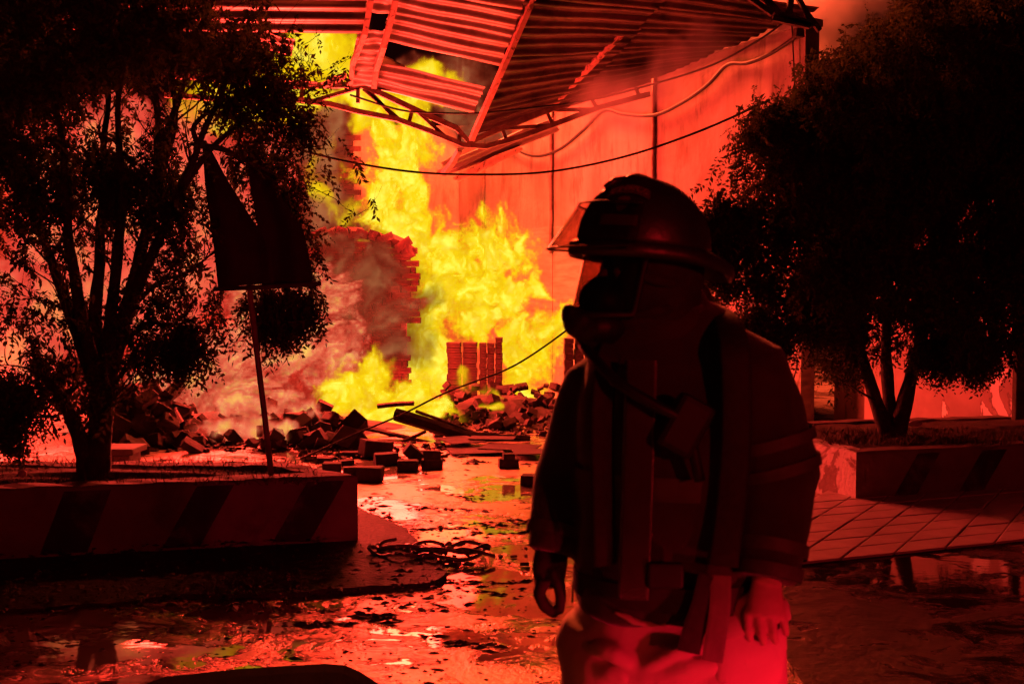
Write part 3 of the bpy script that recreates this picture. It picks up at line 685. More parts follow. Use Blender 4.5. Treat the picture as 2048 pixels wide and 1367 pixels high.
# charred timbers
def timber(label, pts, w_, h_):
    mb = MB(); P = sag(pts, 5)
    mb.tube(P, [1 * (1 + .18 * mnoise.noise(Vector((k * .7, w_ * 50, 0)))) for k in range(len(P))], 6, (h_, w_)); return tag(mb.build('charred_timber', M_char), label, 'timber', 'burnt timbers')
timber('thick curved charred beam lying across the front of the flames', [W(790, 828, 11.6), W(850, 846, 11.5), W(910, 866, 11.4), W(960, 878, 11.3), W(1060, 884, 11.3)], .05, .075)
timber('burnt plank leaning into the fire left of the curved beam', [W(636, 826, 12), W(720, 850, 11.8), W(830, 882, 11.5)], .04, .03)
timber('split plank below the other burnt planks', [W(680, 848, 11.7), W(760, 862, 11.5), W(890, 893, 11.2)], .05, .025)
timber('short stub of plank standing at the lower end of the planks', [W(800, 884, 11.2), W(830, 872, 11.2), W(852, 862, 11.2)], .02, .02)
timber('upper burnt plank crossing the bright base of the flame', [W(755, 812, 12.4), W(790, 808, 12.4), W(828, 806, 12.4)], .05, .03)
timber('thin slat resting behind the curved beam', [W(832, 822, 11.8), W(900, 846, 11.6), W(960, 870, 11.4)], .02, .02)
timber('blackened plank slanting above the left heap', [W(290, 790, 11.6), W(345, 806, 11.5), W(385, 818, 11.4)], .06, .03)

# ================================================================== LITTER ON THE WET GROUND
def flakes(name, items, mat):
    V = []; F = []
    for (x, y, s_, el, ang, z) in items:
        n = rng.randrange(5, 8); o = len(V); ca, sa = math.cos(ang), math.sin(ang); h = s_ * rng.uniform(.12, .5)
        for k in range(n):
            a = 2 * math.pi * k / n; r_ = s_ * rng.uniform(.55, 1.15)
            u, v = r_ * math.cos(a) * el, r_ * math.sin(a)
            V.append((x + u * ca - v * sa, y + u * sa + v * ca, z - 0.004))
        V.append((x + rng.uniform(-.2, .2) * s_, y + rng.uniform(-.2, .2) * s_, z + h))
        for k in range(n): F.append((o + k, o + (k + 1) % n, o + n))
    me = bpy.data.meshes.new(name); me.from_pydata(V, [], F); me.update(); return link(name, me, mat)
items = []
def scatter(n, x0, x1, y0, y1, smin, smax, el=(1, 2)):
    for _ in range(n):
        px, py = rng.uniform(x0, x1), rng.uniform(y0, y1); p = G(px, py)
        if mnoise.noise(Vector((p.x * 1.7, p.y * 1.7, 9))) < -0.12 and rng.random() < .8: continue
        s_ = smin * (smax / smin) ** (rng.random() ** 2.2)
        items.append((p.x, p.y, s_, rng.uniform(*el), rng.uniform(-.5, .5), hgt(p.x, p.y)))
scatter(800, 580, 1110, 925, 1100, .006, .032)
scatter(900, 560, 1120, 1040, 1367, .005, .024, (1, 3))
scatter(500, 0, 900, 1215, 1340, .005, .022, (1, 3))
for _ in range(700):
    p = G(rng.uniform(-20, 890), rng.uniform(1085, 1225), .07)
    if p.y < 6.5 and p.x > -4: items.append((p.x, p.y, .006 * (5 ** (rng.random() ** 2)), rng.uniform(1, 2), rng.uniform(0, 3), .072))
scatter(130, 880, 1110, 885, 930, .015, .07)
def streak(px0, py0, px1, py1, n, wpx, smin=.006, smax=.03):
    for _ in range(n):
        f = rng.random(); px = px0 + (px1 - px0) * f + rng.gauss(0, 6); py = py0 + (py1 - py0) * f + rng.gauss(0, wpx)
        p = G(px, py); s_ = rng.uniform(smin, smax); items.append((p.x, p.y, s_, rng.uniform(1.2, 3), rng.uniform(-.3, .3), hgt(p.x, p.y)))
streak(810, 1015, 980, 1022, 60, 2); streak(790, 1062, 1010, 1050, 90, 4); streak(900, 990, 960, 998, 50, 4); streak(1010, 1040, 1065, 1046, 50, 4)
streak(850, 1160, 1065, 1160, 70, 3); streak(880, 1175, 1060, 1185, 50, 6); streak(940, 1070, 1060, 1066, 25, 3); streak(700, 1230, 800, 1240, 70, 5); streak(590, 1245, 700, 1250, 70, 4)
streak(840, 1275, 1000, 1300, 60, 4, .01, .03); streak(680, 1075, 800, 1056, 60, 5); streak(730, 1010, 790, 1040, 60, 8)
tag(flakes('debris', items, surf('wet_debris', (0.018, 0.014, 0.012), (0.05, 0.04, 0.03), 0.7, 30)), 'scattered wet debris fragments on the yard ground', 'debris', kind='stuff')
# flat boards and paper lying towards the fire
for k, (px, py, w_, d_, a_) in enumerate(((950, 905, .55, .5, .2), (1020, 900, .6, .4, -.3), (1075, 912, .5, .4, .1), (920, 890, .4, .5, .5), (985, 888, .5, .3, -.1))):
    p = G(px, py); mb = MB(); mb.box((p.x, p.y, 0.025 + 0.012 * k), (w_, d_, 0.008), Matrix.Rotation(a_, 3, 'Z') @ Matrix.Rotation(rng.uniform(-.05, .05), 3, 'X'))
    tag(mb.build('fallen_panel', M_block), ('flat sooty panel on the ground, middle one before the beam', 'wide flat panel lying below the right end of the beam', 'flat panel touching the firefighter outline', 'square panel at the left end of the flat panels', 'narrow panel closest to the curved beam')[k], 'panel', 'panels flat on the ground')
# tangle of burst hose and plastic by the kerb
tg = thing('hose_tangle', 'tangled pale hose and plastic heap beside the pavement end', 'hose', G(850, 1115))
M_hose = surf('dirty_hose', (0.12, 0.10, 0.085), (0.22, 0.19, 0.17), 0.35, 12, stain=((0.04, 0.03, 0.03), 6, .5, .6))
c_ = G(845, 1112)
for k in range(2):
    pts = [Vector((c_.x - .28 + .55 * k * .3 + .022 * i + (.17 + .05 * math.sin(i * .7)) * math.cos(i * .62 + k * 2), c_.y + .09 * k - .004 * i + (.10 + .03 * math.sin(i * 1.1)) * math.sin(i * .62 + k * 2), .04 + .018 * math.sin(i * 1.9 + k) + .012 * k)) for i in range(26)]
    mb = MB(); mb.tube(sag(pts, 4), 0.012, 7); mb.build('hose_loop', M_hose, tg, smooth=True)
c_ = G(870, 1120); mb = MB()
for k in range(34):
    q = c_ + Vector((rng.gauss(0, .28), rng.gauss(0, .12), 0)); s_ = rng.uniform(.012, .035)
    mb.box((q.x, q.y, rng.uniform(.0, .03)), (s_ * 2, s_, .012), Matrix.Rotation(rng.uniform(0, 3), 3, 'Z') @ Matrix.Rotation(rng.uniform(-.8, .8), 3, 'X'))
tag(mb.build('plastic_scraps', M_block, tg), kind='stuff')

# ================================================================== FIRE
def fire_mat(name, stops, ext, k=1.0, det=0.35, dsc=7.0, dstretch=(1, 1, .5), rot=0.0, power=1.0):
    m, g = new_mat(name)
    at = g.n('ShaderNodeAttribute', attribute_name='density').outputs['Fac']
    hot = at
    if det:
        tc = g.n('ShaderNodeTexCoord').outputs['Object']
        if rot: tc = g.n('ShaderNodeVectorRotate', {'Vector': tc, 'Angle': rot}, rotation_type='Y_AXIS').outputs[0]
        nz = g.noise(g.v('MULTIPLY', tc, dstretch), dsc, 4.0, .65, 1.0)
        hot = g.m('MULTIPLY', at, g.m('ADD', 1.0, g.m('MULTIPLY', g.m('SUBTRACT', nz, .5), det * 4)))
    hot = g.n('ShaderNodeClamp', {0: hot}).outputs[0]
    col = g.ramp(hot, stops)
    dens = g.m('MULTIPLY', g.m('POWER', g.m('MAXIMUM', hot, 0.0), power), ext)
    em = g.n('ShaderNodeEmission', {'Color': col, 'Strength': g.m('MULTIPLY', dens, k)})
    ab = g.n('ShaderNodeVolumeAbsorption', {'Color': (0, 0, 0, 1), 'Density': dens})
    ad = g.n('ShaderNodeAddShader', {0: em.outputs[0], 1: ab.outputs[0]})
    g.n('ShaderNodeOutputMaterial', {'Volume': ad.outputs[0]}); return m
def fire(label, blobs, vox, mat, nscale=1.5, stretch=(1, 1, .6), amp=1.0, bias=0.0, seed=0, warp=.8, rough=.66, gain=1.0, rotx=None, fine=1.0):
    """a body of flame: glowing gas inside a set of rounded volumes, torn up by turbulence"""
    B = [(W(px, py, Y), (rx * Y / FPX, ry_, rz * Y / FPX)) for (px, py, Y, rx, ry_, rz) in blobs]
    lo = Vector([min(c[i] - r_[i] * 1.15 for c, r_ in B) for i in range(3)]); hi = Vector([max(c[i] + r_[i] * 1.15 for c, r_ in B) for i in range(3)])
    lo.z = max(lo.z, 0.0)
    gt = bpy.data.node_groups.new('fire_field', 'GeometryNodeTree'); gt.interface.new_socket('Geometry', in_out='OUTPUT', socket_type='NodeSocketGeometry')
    g = NT(gt); p = g.n('GeometryNodeInputPosition').outputs[0]
    so = (seed * 7.3, seed * 3.1, seed * 1.7)
    def curl(vec, scale, amt):
        wn = g.n('ShaderNodeTexNoise', {'Vector': g.v('ADD', vec, so), 'Scale': scale, 'Detail': 1.0}).outputs['Color']
        return g.v('ADD', vec, g.v('SCALE', g.v('SUBTRACT', wn, (.5, .5, .5)), scale=amt))
    pw = curl(p, .9, warp)
    pw = curl(pw, 3.2, .34 * fine)
    pw = curl(pw, 8.5, .11 * fine)
    env = None
    for c_, r_ in B:
        d = g.v('LENGTH', g.v('DIVIDE', g.v('SUBTRACT', pw, tuple(c_)), tuple(r_)))
        e = g.m('SUBTRACT', 1.0, g.m('POWER', d, 2.0))
        env = e if env is None else g.n('ShaderNodeMath', {0: env, 1: e, 2: 0.25}, operation='SMOOTH_MAX').outputs[0]
    env = g.m('MINIMUM', env, .8)
    q = pw
    if rotx is not None: q = g.n('ShaderNodeVectorRotate', {'Vector': pw, 'Angle': rotx}, rotation_type='Y_AXIS').outputs[0]
    q = g.v('ADD', g.v('MULTIPLY', q, stretch), so)
    nz = g.n('ShaderNodeTexNoise', {'Vector': q, 'Scale': nscale, 'Detail': 7.0, 'Roughness': rough, 'Distortion': .5}).outputs[0]
    d = g.m('ADD', g.m('SUBTRACT', env, .45), g.m('MULTIPLY', g.m('SUBTRACT', nz, .5 - bias), amp * 3.4))
    d = g.m('MULTIPLY', d, gain)
    # die out well inside the domain
    edge = g.n('ShaderNodeClamp', {0: g.m('MULTIPLY', g.m('ADD', env, .12), 4.0)}).outputs[0]
    d = g.m('MULTIPLY', g.n('ShaderNodeClamp', {0: d}).outputs[0], edge)
    res = [max(8, int((hi[i] - lo[i]) / vox)) for i in range(3)]
    vc = g.n('GeometryNodeVolumeCube', {'Density': d, 'Min': tuple(lo), 'Max': tuple(hi), 'Resolution X': res[0], 'Resolution Y': res[1], 'Resolution Z': res[2]})
    sm = g.n('GeometryNodeSetMaterial', {'Geometry': vc.outputs[0], 'Material': mat}); go = g.n('NodeGroupOutput'); gt.links.new(sm.outputs[0], go.inputs[0])
    me = bpy.data.meshes.new('fire'); ob = bpy.data.objects.new('fire', me); COL.objects.link(ob)
    ob.modifiers.new('field', 'NODES').node_group = gt
    ob.visible_shadow = False   # luminous gas throws light, not shade
    return tag(ob, label, 'fire', kind='stuff')
YEL = [(0.0, (.40, .025, .006)), (.18, (.62, .085, .010)), (.34, (.76, .33, .005)), (.50, (.92, .58, .003)), (.72, (1.05, .77, .004)), (1.0, (1.35, 1.15, .14))]
SAL = [(0.0, (.06, .004, .002)), (.20, (.18, .009, .004)), (.36, (.44, .024, .011)), (.54, (.84, .085, .042)), (.74, (1.0, .20, .095)), (.90, (1.05, .36, .15)), (1.0, (1.15, .80, .12))]
RED = [(0.0, (.14, .007, .004)), (.28, (.52, .026, .014)), (.52, (.95, .080, .048)), (.78, (1.02, .15, .08)), (1.0, (1.08, .42, .10))]
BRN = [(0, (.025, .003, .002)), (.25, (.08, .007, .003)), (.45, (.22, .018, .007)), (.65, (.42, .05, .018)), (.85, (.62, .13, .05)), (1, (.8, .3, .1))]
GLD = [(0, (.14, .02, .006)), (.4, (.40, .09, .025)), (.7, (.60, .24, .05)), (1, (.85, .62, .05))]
MF = fire_mat('yellow_flame', YEL, 42.0, det=0, power=3.0)
MS = fire_mat('smoky_flame', SAL, 20.0, .95, det=0, power=1.7)
MR = fire_mat('red_flame', RED, 9.0, 1.0, det=0, power=1.4)
MB_ = fire_mat('brown_smoke_painted_glow', BRN, 9.0, .6, det=0, power=1.2)  # firelight on the smoke is put into its emission colours
MG = fire_mat('gold_smoke_painted_glow', GLD, 1.6, .6, det=0)  # glow of the nearby flame painted into this smoke as emission
V0 = 0.034
fire('tall yellow flame roaring up the middle of the yard to the roof',
     [(800, 790, 16.4, 95, .5, 90), (845, 690, 16.4, 95, .5, 110), (900, 575, 16.4, 135, .5, 120), (840, 490, 16.5, 135, .5, 95), (775, 400, 16.6, 90, .45, 130), (800, 285, 16.6, 105, .45, 105), (985, 500, 16.3, 110, .45, 90), (1010, 580, 16.3, 85, .4, 75)],
     .029, MF, seed=1, amp=1.8, bias=.05, nscale=2.9, rough=.74, fine=1.2)
fire('bright flames behind the brick stacks beside the firefighter', [(1060, 690, 15.9, 110, .5, 110), (1110, 650, 15.9, 60, .4, 70), (960, 650, 15.9, 80, .4, 60), (1040, 770, 15.5, 90, .4, 60)], V0, MF, seed=2, nscale=3.2, bias=.03, amp=1.7, rough=.74, fine=1.2)
fire('low licking flames at the foot of the broken wall', [(730, 770, 13.6, 90, .4, 85), (690, 800, 13.4, 60, .4, 60), (800, 800, 13.4, 90, .45, 60), (770, 835, 12.9, 130, .4, 35), (860, 830, 12.6, 60, .3, 30)], .038, MF, seed=3, nscale=3.4, bias=.05, amp=1.6, rough=.74, fine=1.2)
fire('small flames among the rubble in front of the brick stacks', [(930, 770, 14.2, 55, .25, 40), (985, 790, 14.0, 60, .25, 25), (990, 825, 13.4, 35, .2, 20), (900, 835, 13, 40, .2, 20)], .035, MF, seed=4, nscale=3.0, amp=.9)
fire('flames curling beside the tall brick wall', [(655, 340, 17.9, 60, .4, 110), (690, 420, 17.9, 50, .4, 60), (640, 400, 17.9, 45, .3, 60)], V0, MF, seed=5, nscale=2.2, bias=-.03)
fire('flames showing through the holes in the roof', [(650, 110, 17.4, 120, .6, 80), (560, 200, 17.4, 140, .6, 60), (420, 210, 17.4, 90, .5, 50), (850, 180, 17.4, 90, .5, 60), (730, 200, 17.2, 80, .5, 60)], .05, MF, seed=6, bias=.10, nscale=2.2, amp=1.2, rough=.7)
fire('wind-torn smoky flames sweeping over the left heap', [(560, 690, 14.2, 190, .5, 110), (420, 740, 14, 170, .5, 100), (300, 760, 13.6, 120, .45, 90), (480, 830, 13.2, 230, .4, 75), (640, 700, 14.4, 120, .4, 130), (640, 600, 14.8, 110, .4, 90), (540, 600, 14.6, 120, .4, 90), (330, 850, 12.9, 110, .35, 50), (560, 880, 12.2, 120, .3, 35)], .03, MS, seed=7, nscale=3.6, stretch=(.45, 1, 1.5), rotx=.45, bias=.04, amp=1.9, rough=.74)
fire('brown smoke and painted-in fire glow rolling in front of the broken wall', [(740, 590, 15.2, 135, .35, 125), (660, 540, 15.2, 100, .35, 80), (790, 680, 15.2, 70, .3, 90), (690, 690, 15.2, 90, .3, 80)], V0, MB_, seed=8, nscale=2.2, stretch=(.8, 1, 1.1), bias=.12, amp=1.1, rough=.7)
fire('red glowing flames seen through the left tree', [(300, 520, 17, 230, .6, 200), (120, 560, 17, 160, .6, 190), (420, 380, 17, 200, .6, 170), (200, 330, 17.2, 220, .6, 180), (60, 720, 16, 120, .5, 120)], .05, MR, seed=9, nscale=1.7, stretch=(.8, 1, .8), bias=.10, amp=1.2, rough=.7)
fire('bright flames licking between the blocks of the left heap', [(335, 872, 11.5, 60, .25, 40), (430, 872, 11.3, 60, .25, 40), (500, 866, 11.4, 50, .25, 42), (560, 872, 11.2, 50, .25, 34), (270, 790, 12.0, 50, .25, 70), (600, 845, 11.9, 50, .25, 50), (480, 820, 12.0, 90, .25, 50)], .03, MS, seed=15, nscale=3.6, bias=.12, warp=.3, amp=1.4, rough=.72)
fire('dark smoke with painted-in fire glow rolling behind the hole in the middle roof slope', [(900, 170, 17.9, 120, .5, 80), (960, 250, 17.9, 80, .4, 60)], .05, MB_, seed=16, nscale=2.0, bias=.12, amp=1.3, rough=.7)
fire('smoke with painted-in red fire glow veiling the tall brick wall', [(640, 280, 18.1, 90, .3, 130), (650, 420, 18.1, 90, .3, 100)], .05, MB_, seed=18, nscale=1.8, bias=.14, amp=1.2, rough=.7)
fire('lone small flame low behind the left tree stem', [(108, 862, 11.6, 28, .15, 24)], .022, MS, seed=10, nscale=3.5, bias=.12, warp=.2)
fire('drifting grey-gold smoke with painted-in fire glow between the flame and the plaster wall', [(1060, 520, 16.6, 90, .4, 110), (1000, 420, 16.8, 110, .5, 70)], .055, MG, seed=11, bias=-.03)
# light of the flames, plus a lamp added high above for the sky smoke
def flame_or_fill_light(px, py, Y, watts, r_=.45, col=FIRE_RGB):
    l = bpy.data.lights.new('flame_or_fill_light', 'POINT'); l.energy = watts; l.shadow_soft_size = r_; l.color = col
    o = bpy.data.objects.new('flame_or_fill_light', l); COL.objects.link(o); o.location = W(px, py, Y); return o
for a_ in ((820, 640, 15.9, 900, .9), (850, 480, 15.8, 500, .9), (770, 310, 16.2, 2000, .9), (760, 700, 13.8, 800, .7), (470, 600, 14.2, 3200, .8),
           (300, 480, 16.4, 2400, .9), (900, -260, 18.5, 22000, .9, (1.0, .085, .025)), (60, 700, 16, 800, .8)): flame_or_fill_light(*a_)
# ================================================================== DRIFTING SMOKE, lit by the flames and the added lamp
def smoke(label, blobs, vox, dens, seed, col=(.93, .85, .78), nscale=.8, bias=0.0, amp=.7):
    m, g = new_mat('drifting_smoke')
    at = g.n('ShaderNodeAttribute', attribute_name='density').outputs['Fac']
    v = g.n('ShaderNodeVolumeScatter', {'Color': (*col, 1), 'Density': g.m('MULTIPLY', at, dens), 'Anisotropy': .0})
    g.n('ShaderNodeOutputMaterial', {'Volume': v.outputs[0]})
    o = fire(label, blobs, vox, m, nscale=nscale, stretch=(1, 1, 1), amp=amp, bias=bias, seed=seed, warp=1.2)
    o.name = 'smoke'; o['category'] = 'smoke'; o.visible_shadow = True; return o
smoke('orange-lit smoke drifting over the wall corner into the night sky', [(1700, 60, 15.5, 190, 1.2, 150), (1850, 0, 16.5, 230, 1.3, 120), (1640, 160, 15.2, 120, .8, 130)], .16, 5.0, 21, bias=.20)
smoke('thin smoke curling under the roof along the plaster wall', [(1330, 150, 13.6, 110, .5, 70), (1250, 190, 13.8, 110, .5, 60), (1400, 110, 13.3, 90, .4, 60)], .11, 2.6, 22, bias=.06, nscale=1.4)
smoke('low dull smoke hanging behind the left tree stem', [(40, 840, 12.5, 190, .8, 110), (-80, 780, 13, 160, .8, 140)], .14, 1.0, 23, bias=.1)

# ================================================================== TREES
def leaves_mesh(name, sprigs, mat, parent, nleaf=14, L=.036, Wd=.0075):
    """sprigs: list of (x,y,z, dx,dy,dz, length); each hangs a twig with narrow leaflets on both sides"""
    S = np.array(sprigs); n = len(S)
    pos = S[:, :3]; d = S[:, 3:6]; d /= np.linalg.norm(d, axis=1, keepdims=True); ln = S[:, 6]
    V = []; 
    side0 = np.cross(d, nrg.normal(size=(n, 3))); side0 /= np.linalg.norm(side0, axis=1, keepdims=True) + 1e-9
    quads = []; size = nrg.uniform(.6, 1.7, n)
    for k in range(nleaf):
        f = (k + .5) / nleaf
        base = pos + d * (ln * f)[:, None] + np.array([0, 0, -1.0]) * (ln * .35 * f * f)[:, None]
        sgn = 1 if k % 2 else -1
        ax = side0 * sgn + d * .55 + nrg.normal(scale=.28, size=(n, 3)) + np.array([0, 0, -.35]); ax /= np.linalg.norm(ax, axis=1, keepdims=True)
        wv = np.cross(ax, nrg.normal(size=(n, 3))); wv /= np.linalg.norm(wv, axis=1, keepdims=True) + 1e-9
        l_ = (L * size * nrg.uniform(.7, 1.25, n))[:, None]; w_ = (Wd * size * nrg.uniform(.8, 1.3, n))[:, None]
        q = np.stack([base, base + ax * l_ * .45 + wv * w_, base + ax * l_, base + ax * l_ * .45 - wv * w_], axis=1)
        quads.append(q)
    # the twig itself, a thin sliver
    tip = pos + d * ln[:, None] + np.array([0, 0, -1.0]) * (ln * .35)[:, None]
    wv = np.cross(d, nrg.normal(size=(n, 3))); wv /= np.linalg.norm(wv, axis=1, keepdims=True) + 1e-9
    mid = (pos + d * (ln * .5)[:, None] + np.array([0, 0, -1.0]) * (ln * .09)[:, None])
    quads.append(np.stack([pos, mid + wv * .0022, tip, mid - wv * .0022], axis=1))
    Q = np.concatenate(quads).reshape(-1, 3); nq = len(Q) // 4
    me = bpy.data.meshes.new(name); me.vertices.add(len(Q)); me.vertices.foreach_set('co', Q.ravel())
    me.loops.add(nq * 4); me.loops.foreach_set('vertex_index', np.arange(nq * 4)); me.polygons.add(nq); me.polygons.foreach_set('loop_start', np.arange(nq) * 4)
    me.polygons.foreach_set('loop_total', np.full(nq, 4)); me.update(calc_edges=True); me.validate()
    return link(name, me, mat, parent)
def limb(mb, pts, r0, r1, n=8, wob=.02):
    P = sag(pts, 5); m_ = len(P)
    P = [p + Vector((mnoise.noise(p * 3), mnoise.noise(p * 3 + Vector((9, 0, 0))), 0)) * wob * (i / m_) for i, p in enumerate(P)]
    mb.tube(P, [(r0 + (r1 - r0) * (i / (m_ - 1)) ** .8) * (1 + .14 * mnoise.noise(p * 9)) for i, p in enumerate(P)], n); return P
def twigs(mb, P, n, lmin, lmax, r_, out, up=.5, start=.25, depth=1):
    for _ in range(n):
        i = rng.randrange(int(len(P) * start), len(P)); p = P[i]
        t = (P[min(i + 1, len(P) - 1)] - P[max(i - 1, 0)]).normalized()
        a = Vector((rng.gauss(0, 1), rng.gauss(0, .8), rng.gauss(.15, .5))); d = (t * .7 + a.normalized() * .8 + Vector((0, 0, up))).normalized()
        l_ = rng.uniform(lmin, lmax); pts = [p]
        for k in range(5):
            d = (d + Vector((rng.gauss(0, .14), rng.gauss(0, .14), rng.gauss(-.04, .1)))).normalized(); pts.append(pts[-1] + d * l_ / 5)
        mb.tube(pts, [r_ * (1 - .8 * k / 5) for k in range(6)], 5, cap=False); out.append(pts)
        if depth > 0: twigs(mb, pts, 3, lmin * .45, lmax * .5, r_ * .5, out, up, .2, depth - 1)
def sprig_at(p, spread, lmin=.10, lmax=.24, droop=.5):
    q = p + Vector((rng.gauss(0, spread), rng.gauss(0, spread), rng.gauss(0, spread)))
    return (q.x, q.y, q.z, rng.gauss(0, .6), rng.gauss(0, .6), rng.gauss(-droop, .45), rng.uniform(lmin, lmax))

# ---- left tree
tl = thing('pepper_tree', 'tall many-stemmed tree silhouetted against the fire on the left', 'tree', G(190, 940, HP))
b_ = G(192, 948, HP) + Vector((0, 0, -.05)); YL = b_.y
mb = MB(); tw_out = []
T = lambda l: [W(x, y, YL + dy) for x, y, dy in l]
main = limb(mb, [b_] + T([(198, 880, 0), (203, 810, 0), (200, 745, 0)]), .088, .07, 12)
limbs = [([(203, 800, 0), (165, 690, .05), (128, 590, .1), (90, 500, .2), (50, 400, .3), (20, 280, .3)], .062, .014),
         ([(196, 770, 0), (165, 640, -.1), (140, 520, -.2), (128, 400, -.3), (120, 250, -.35), (100, 100, -.4)], .055, .012),
         ([(200, 760, 0), (192, 640, .1), (200, 500, .15), (205, 380, .2), (212, 230, .25), (190, 60, .3)], .06, .012),
         ([(204, 760, 0), (222, 640, -.15), (238, 500, -.25), (250, 380, -.3), (240, 230, -.35), (262, 60, -.4)], .055, .012),
         ([(208, 780, 0), (245, 650, .05), (275, 530, .1), (305, 420, .15), (330, 300, .2), (360, 180, .25), (400, 40, .3)], .065, .013),
         ([(245, 655, .05), (300, 520, -.1), (350, 400, -.2), (395, 290, -.25), (440, 190, -.3), (470, 60, -.3)], .04, .010),
         ([(300, 440, .1), (315, 320, .1), (312, 200, .05), (290, 80, .0), (300, -20, 0)], .034, .010),
         ([(320, 360, .15), (350, 240, 0), (345, 120, -.1), (375, -10, -.1)], .028, .008),
         ([(350, 400, -.2), (420, 300, -.1), (500, 230, 0), (560, 170, .1)], .026, .007),
         ([(395, 290, -.25), (450, 300, -.2), (510, 330, -.1), (575, 360, 0)], .024, .006),
         ([(395, 290, -.25), (390, 250, -.25), (450, 210, -.3), (540, 215, -.3)], .02, .006),
         ([(240, 640, .05), (310, 570, .1), (370, 545, .15), (430, 500, .2)], .020, .006),
         ([(230, 700, .0), (290, 650, -.1), (330, 650, -.15)], .018, .006),
         ([(205, 840, -.05), (222, 800, -.15), (232, 760, -.2)], .025, .012)]
for l, r0, r1 in limbs:
    P = limb(mb, T(l), r0, r1, 8, .05); twigs(mb, P, 13, .25, .6, min(.009, r1 * .7), tw_out, .5, .25, 2)
st2 = limb(mb, [b_ + Vector((-.05, .0, 0))] + T([(168, 905, -.03), (150, 850, -.05), (125, 800, -.08), (90, 755, -.1)]), .075, .03, 10)
twigs(mb, st2, 8, .2, .45, .012, tw_out, .3, .4, 1)
mb.build('trunk', M_bark, tl, smooth=True)
sp = []
def clump(px, py, Y, n, spread, **k):
    p = W(px, py, Y)
    for _ in range(n): sp.append(sprig_at(p, spread, **k))
# dense upper-left mass
k = 0
while k < 100:
    px, py = rng.uniform(-60, 330), rng.uniform(-60, 330)
    if px / 285 + max(0, py - 60) / 330 > 1.12 + rng.gauss(0, .1): continue
    k += 1; clump(px, py, YL + rng.uniform(-.7, .7), 20, .08)
for _ in range(18): clump(rng.uniform(-60, 60), rng.uniform(300, 640), YL + rng.uniform(-.6, .6), 9, .07)
for _ in range(14): clump(rng.gauss(95, 40), rng.gauss(745, 30), YL + rng.uniform(-.3, .2), 13, .065, droop=.8)
for _ in range(12): clump(rng.gauss(20, 20), rng.gauss(800, 30), YL + rng.uniform(-.3, .2), 26, .06, droop=.8)
for _ in range(9): clump(rng.gauss(315, 34), rng.gauss(650, 24), YL + rng.uniform(-.3, .1), 11, .05, droop=.7)
for _ in range(10): clump(rng.gauss(360, 20), rng.gauss(685, 20), YL - .2, 16, .045, droop=.9)
# lacy middle: single sprays along the stems, gaps between
for _ in range(240):
    p = W(rng.uniform(40, 420), rng.uniform(270, 650), YL + rng.uniform(-.5, .5)); sp.append(sprig_at(p, .03, .08, .18))
for (px, y0, y1) in ((60, 300, 430), (128, 300, 400), (205, 290, 380), (300, 290, 480), (350, 330, 560), (245, 330, 420)):
    for _ in range(7): clump(px + rng.gauss(0, 10), rng.uniform(y0, y1), YL + rng.uniform(-.3, .3), 14, .045, droop=.8)
# sparse crown top, clumps on the right
for c in ((400, 20), (440, 35), (470, 60), (500, 20), (525, 50), (515, 90), (535, 120), (545, 150), (420, 100), (380, 60), (360, 130), (430, 120), (330, 60), (345, 20), (555, 165), (575, 160)):
    clump(*c, YL + rng.uniform(-.2, .2), 15, .06)
for c in ((500, 155), (480, 175), (540, 185), (520, 200), (560, 190), (590, 215), (605, 240), (575, 225), (455, 195), (600, 260), (460, 215), (490, 140)):
    clump(*c, YL - .2, 17, .055, droop=.7)
for c in ((545, 290), (560, 330), (585, 350), (575, 380), (590, 400), (565, 410), (540, 340), (520, 300), (600, 440), (610, 470), (615, 500), (625, 540), (500, 300), (470, 320), (555, 380)):
    clump(*c, YL + .35, 14, .055, droop=.8)
for _ in range(18): clump(rng.gauss(530, 50), rng.gauss(588, 11), YL + .55 + rng.uniform(-.1, .1), 10, .045, droop=.9)
for c in ((585, 625), (600, 610), (560, 630), (520, 640), (610, 590), (540, 655)): clump(*c, YL + .5, 40, .045, droop=1)
for _ in range(16): clump(rng.uniform(400, 600), rng.uniform(300, 560), YL + .45 + rng.uniform(-.1, .1), 9, .08)
for pts in tw_out:
    if rng.random() < .3: sp.append(sprig_at(pts[rng.randrange(2, len(pts))], .02, droop=.4))
leaves_mesh('crown', sp, M_leaf, tl)

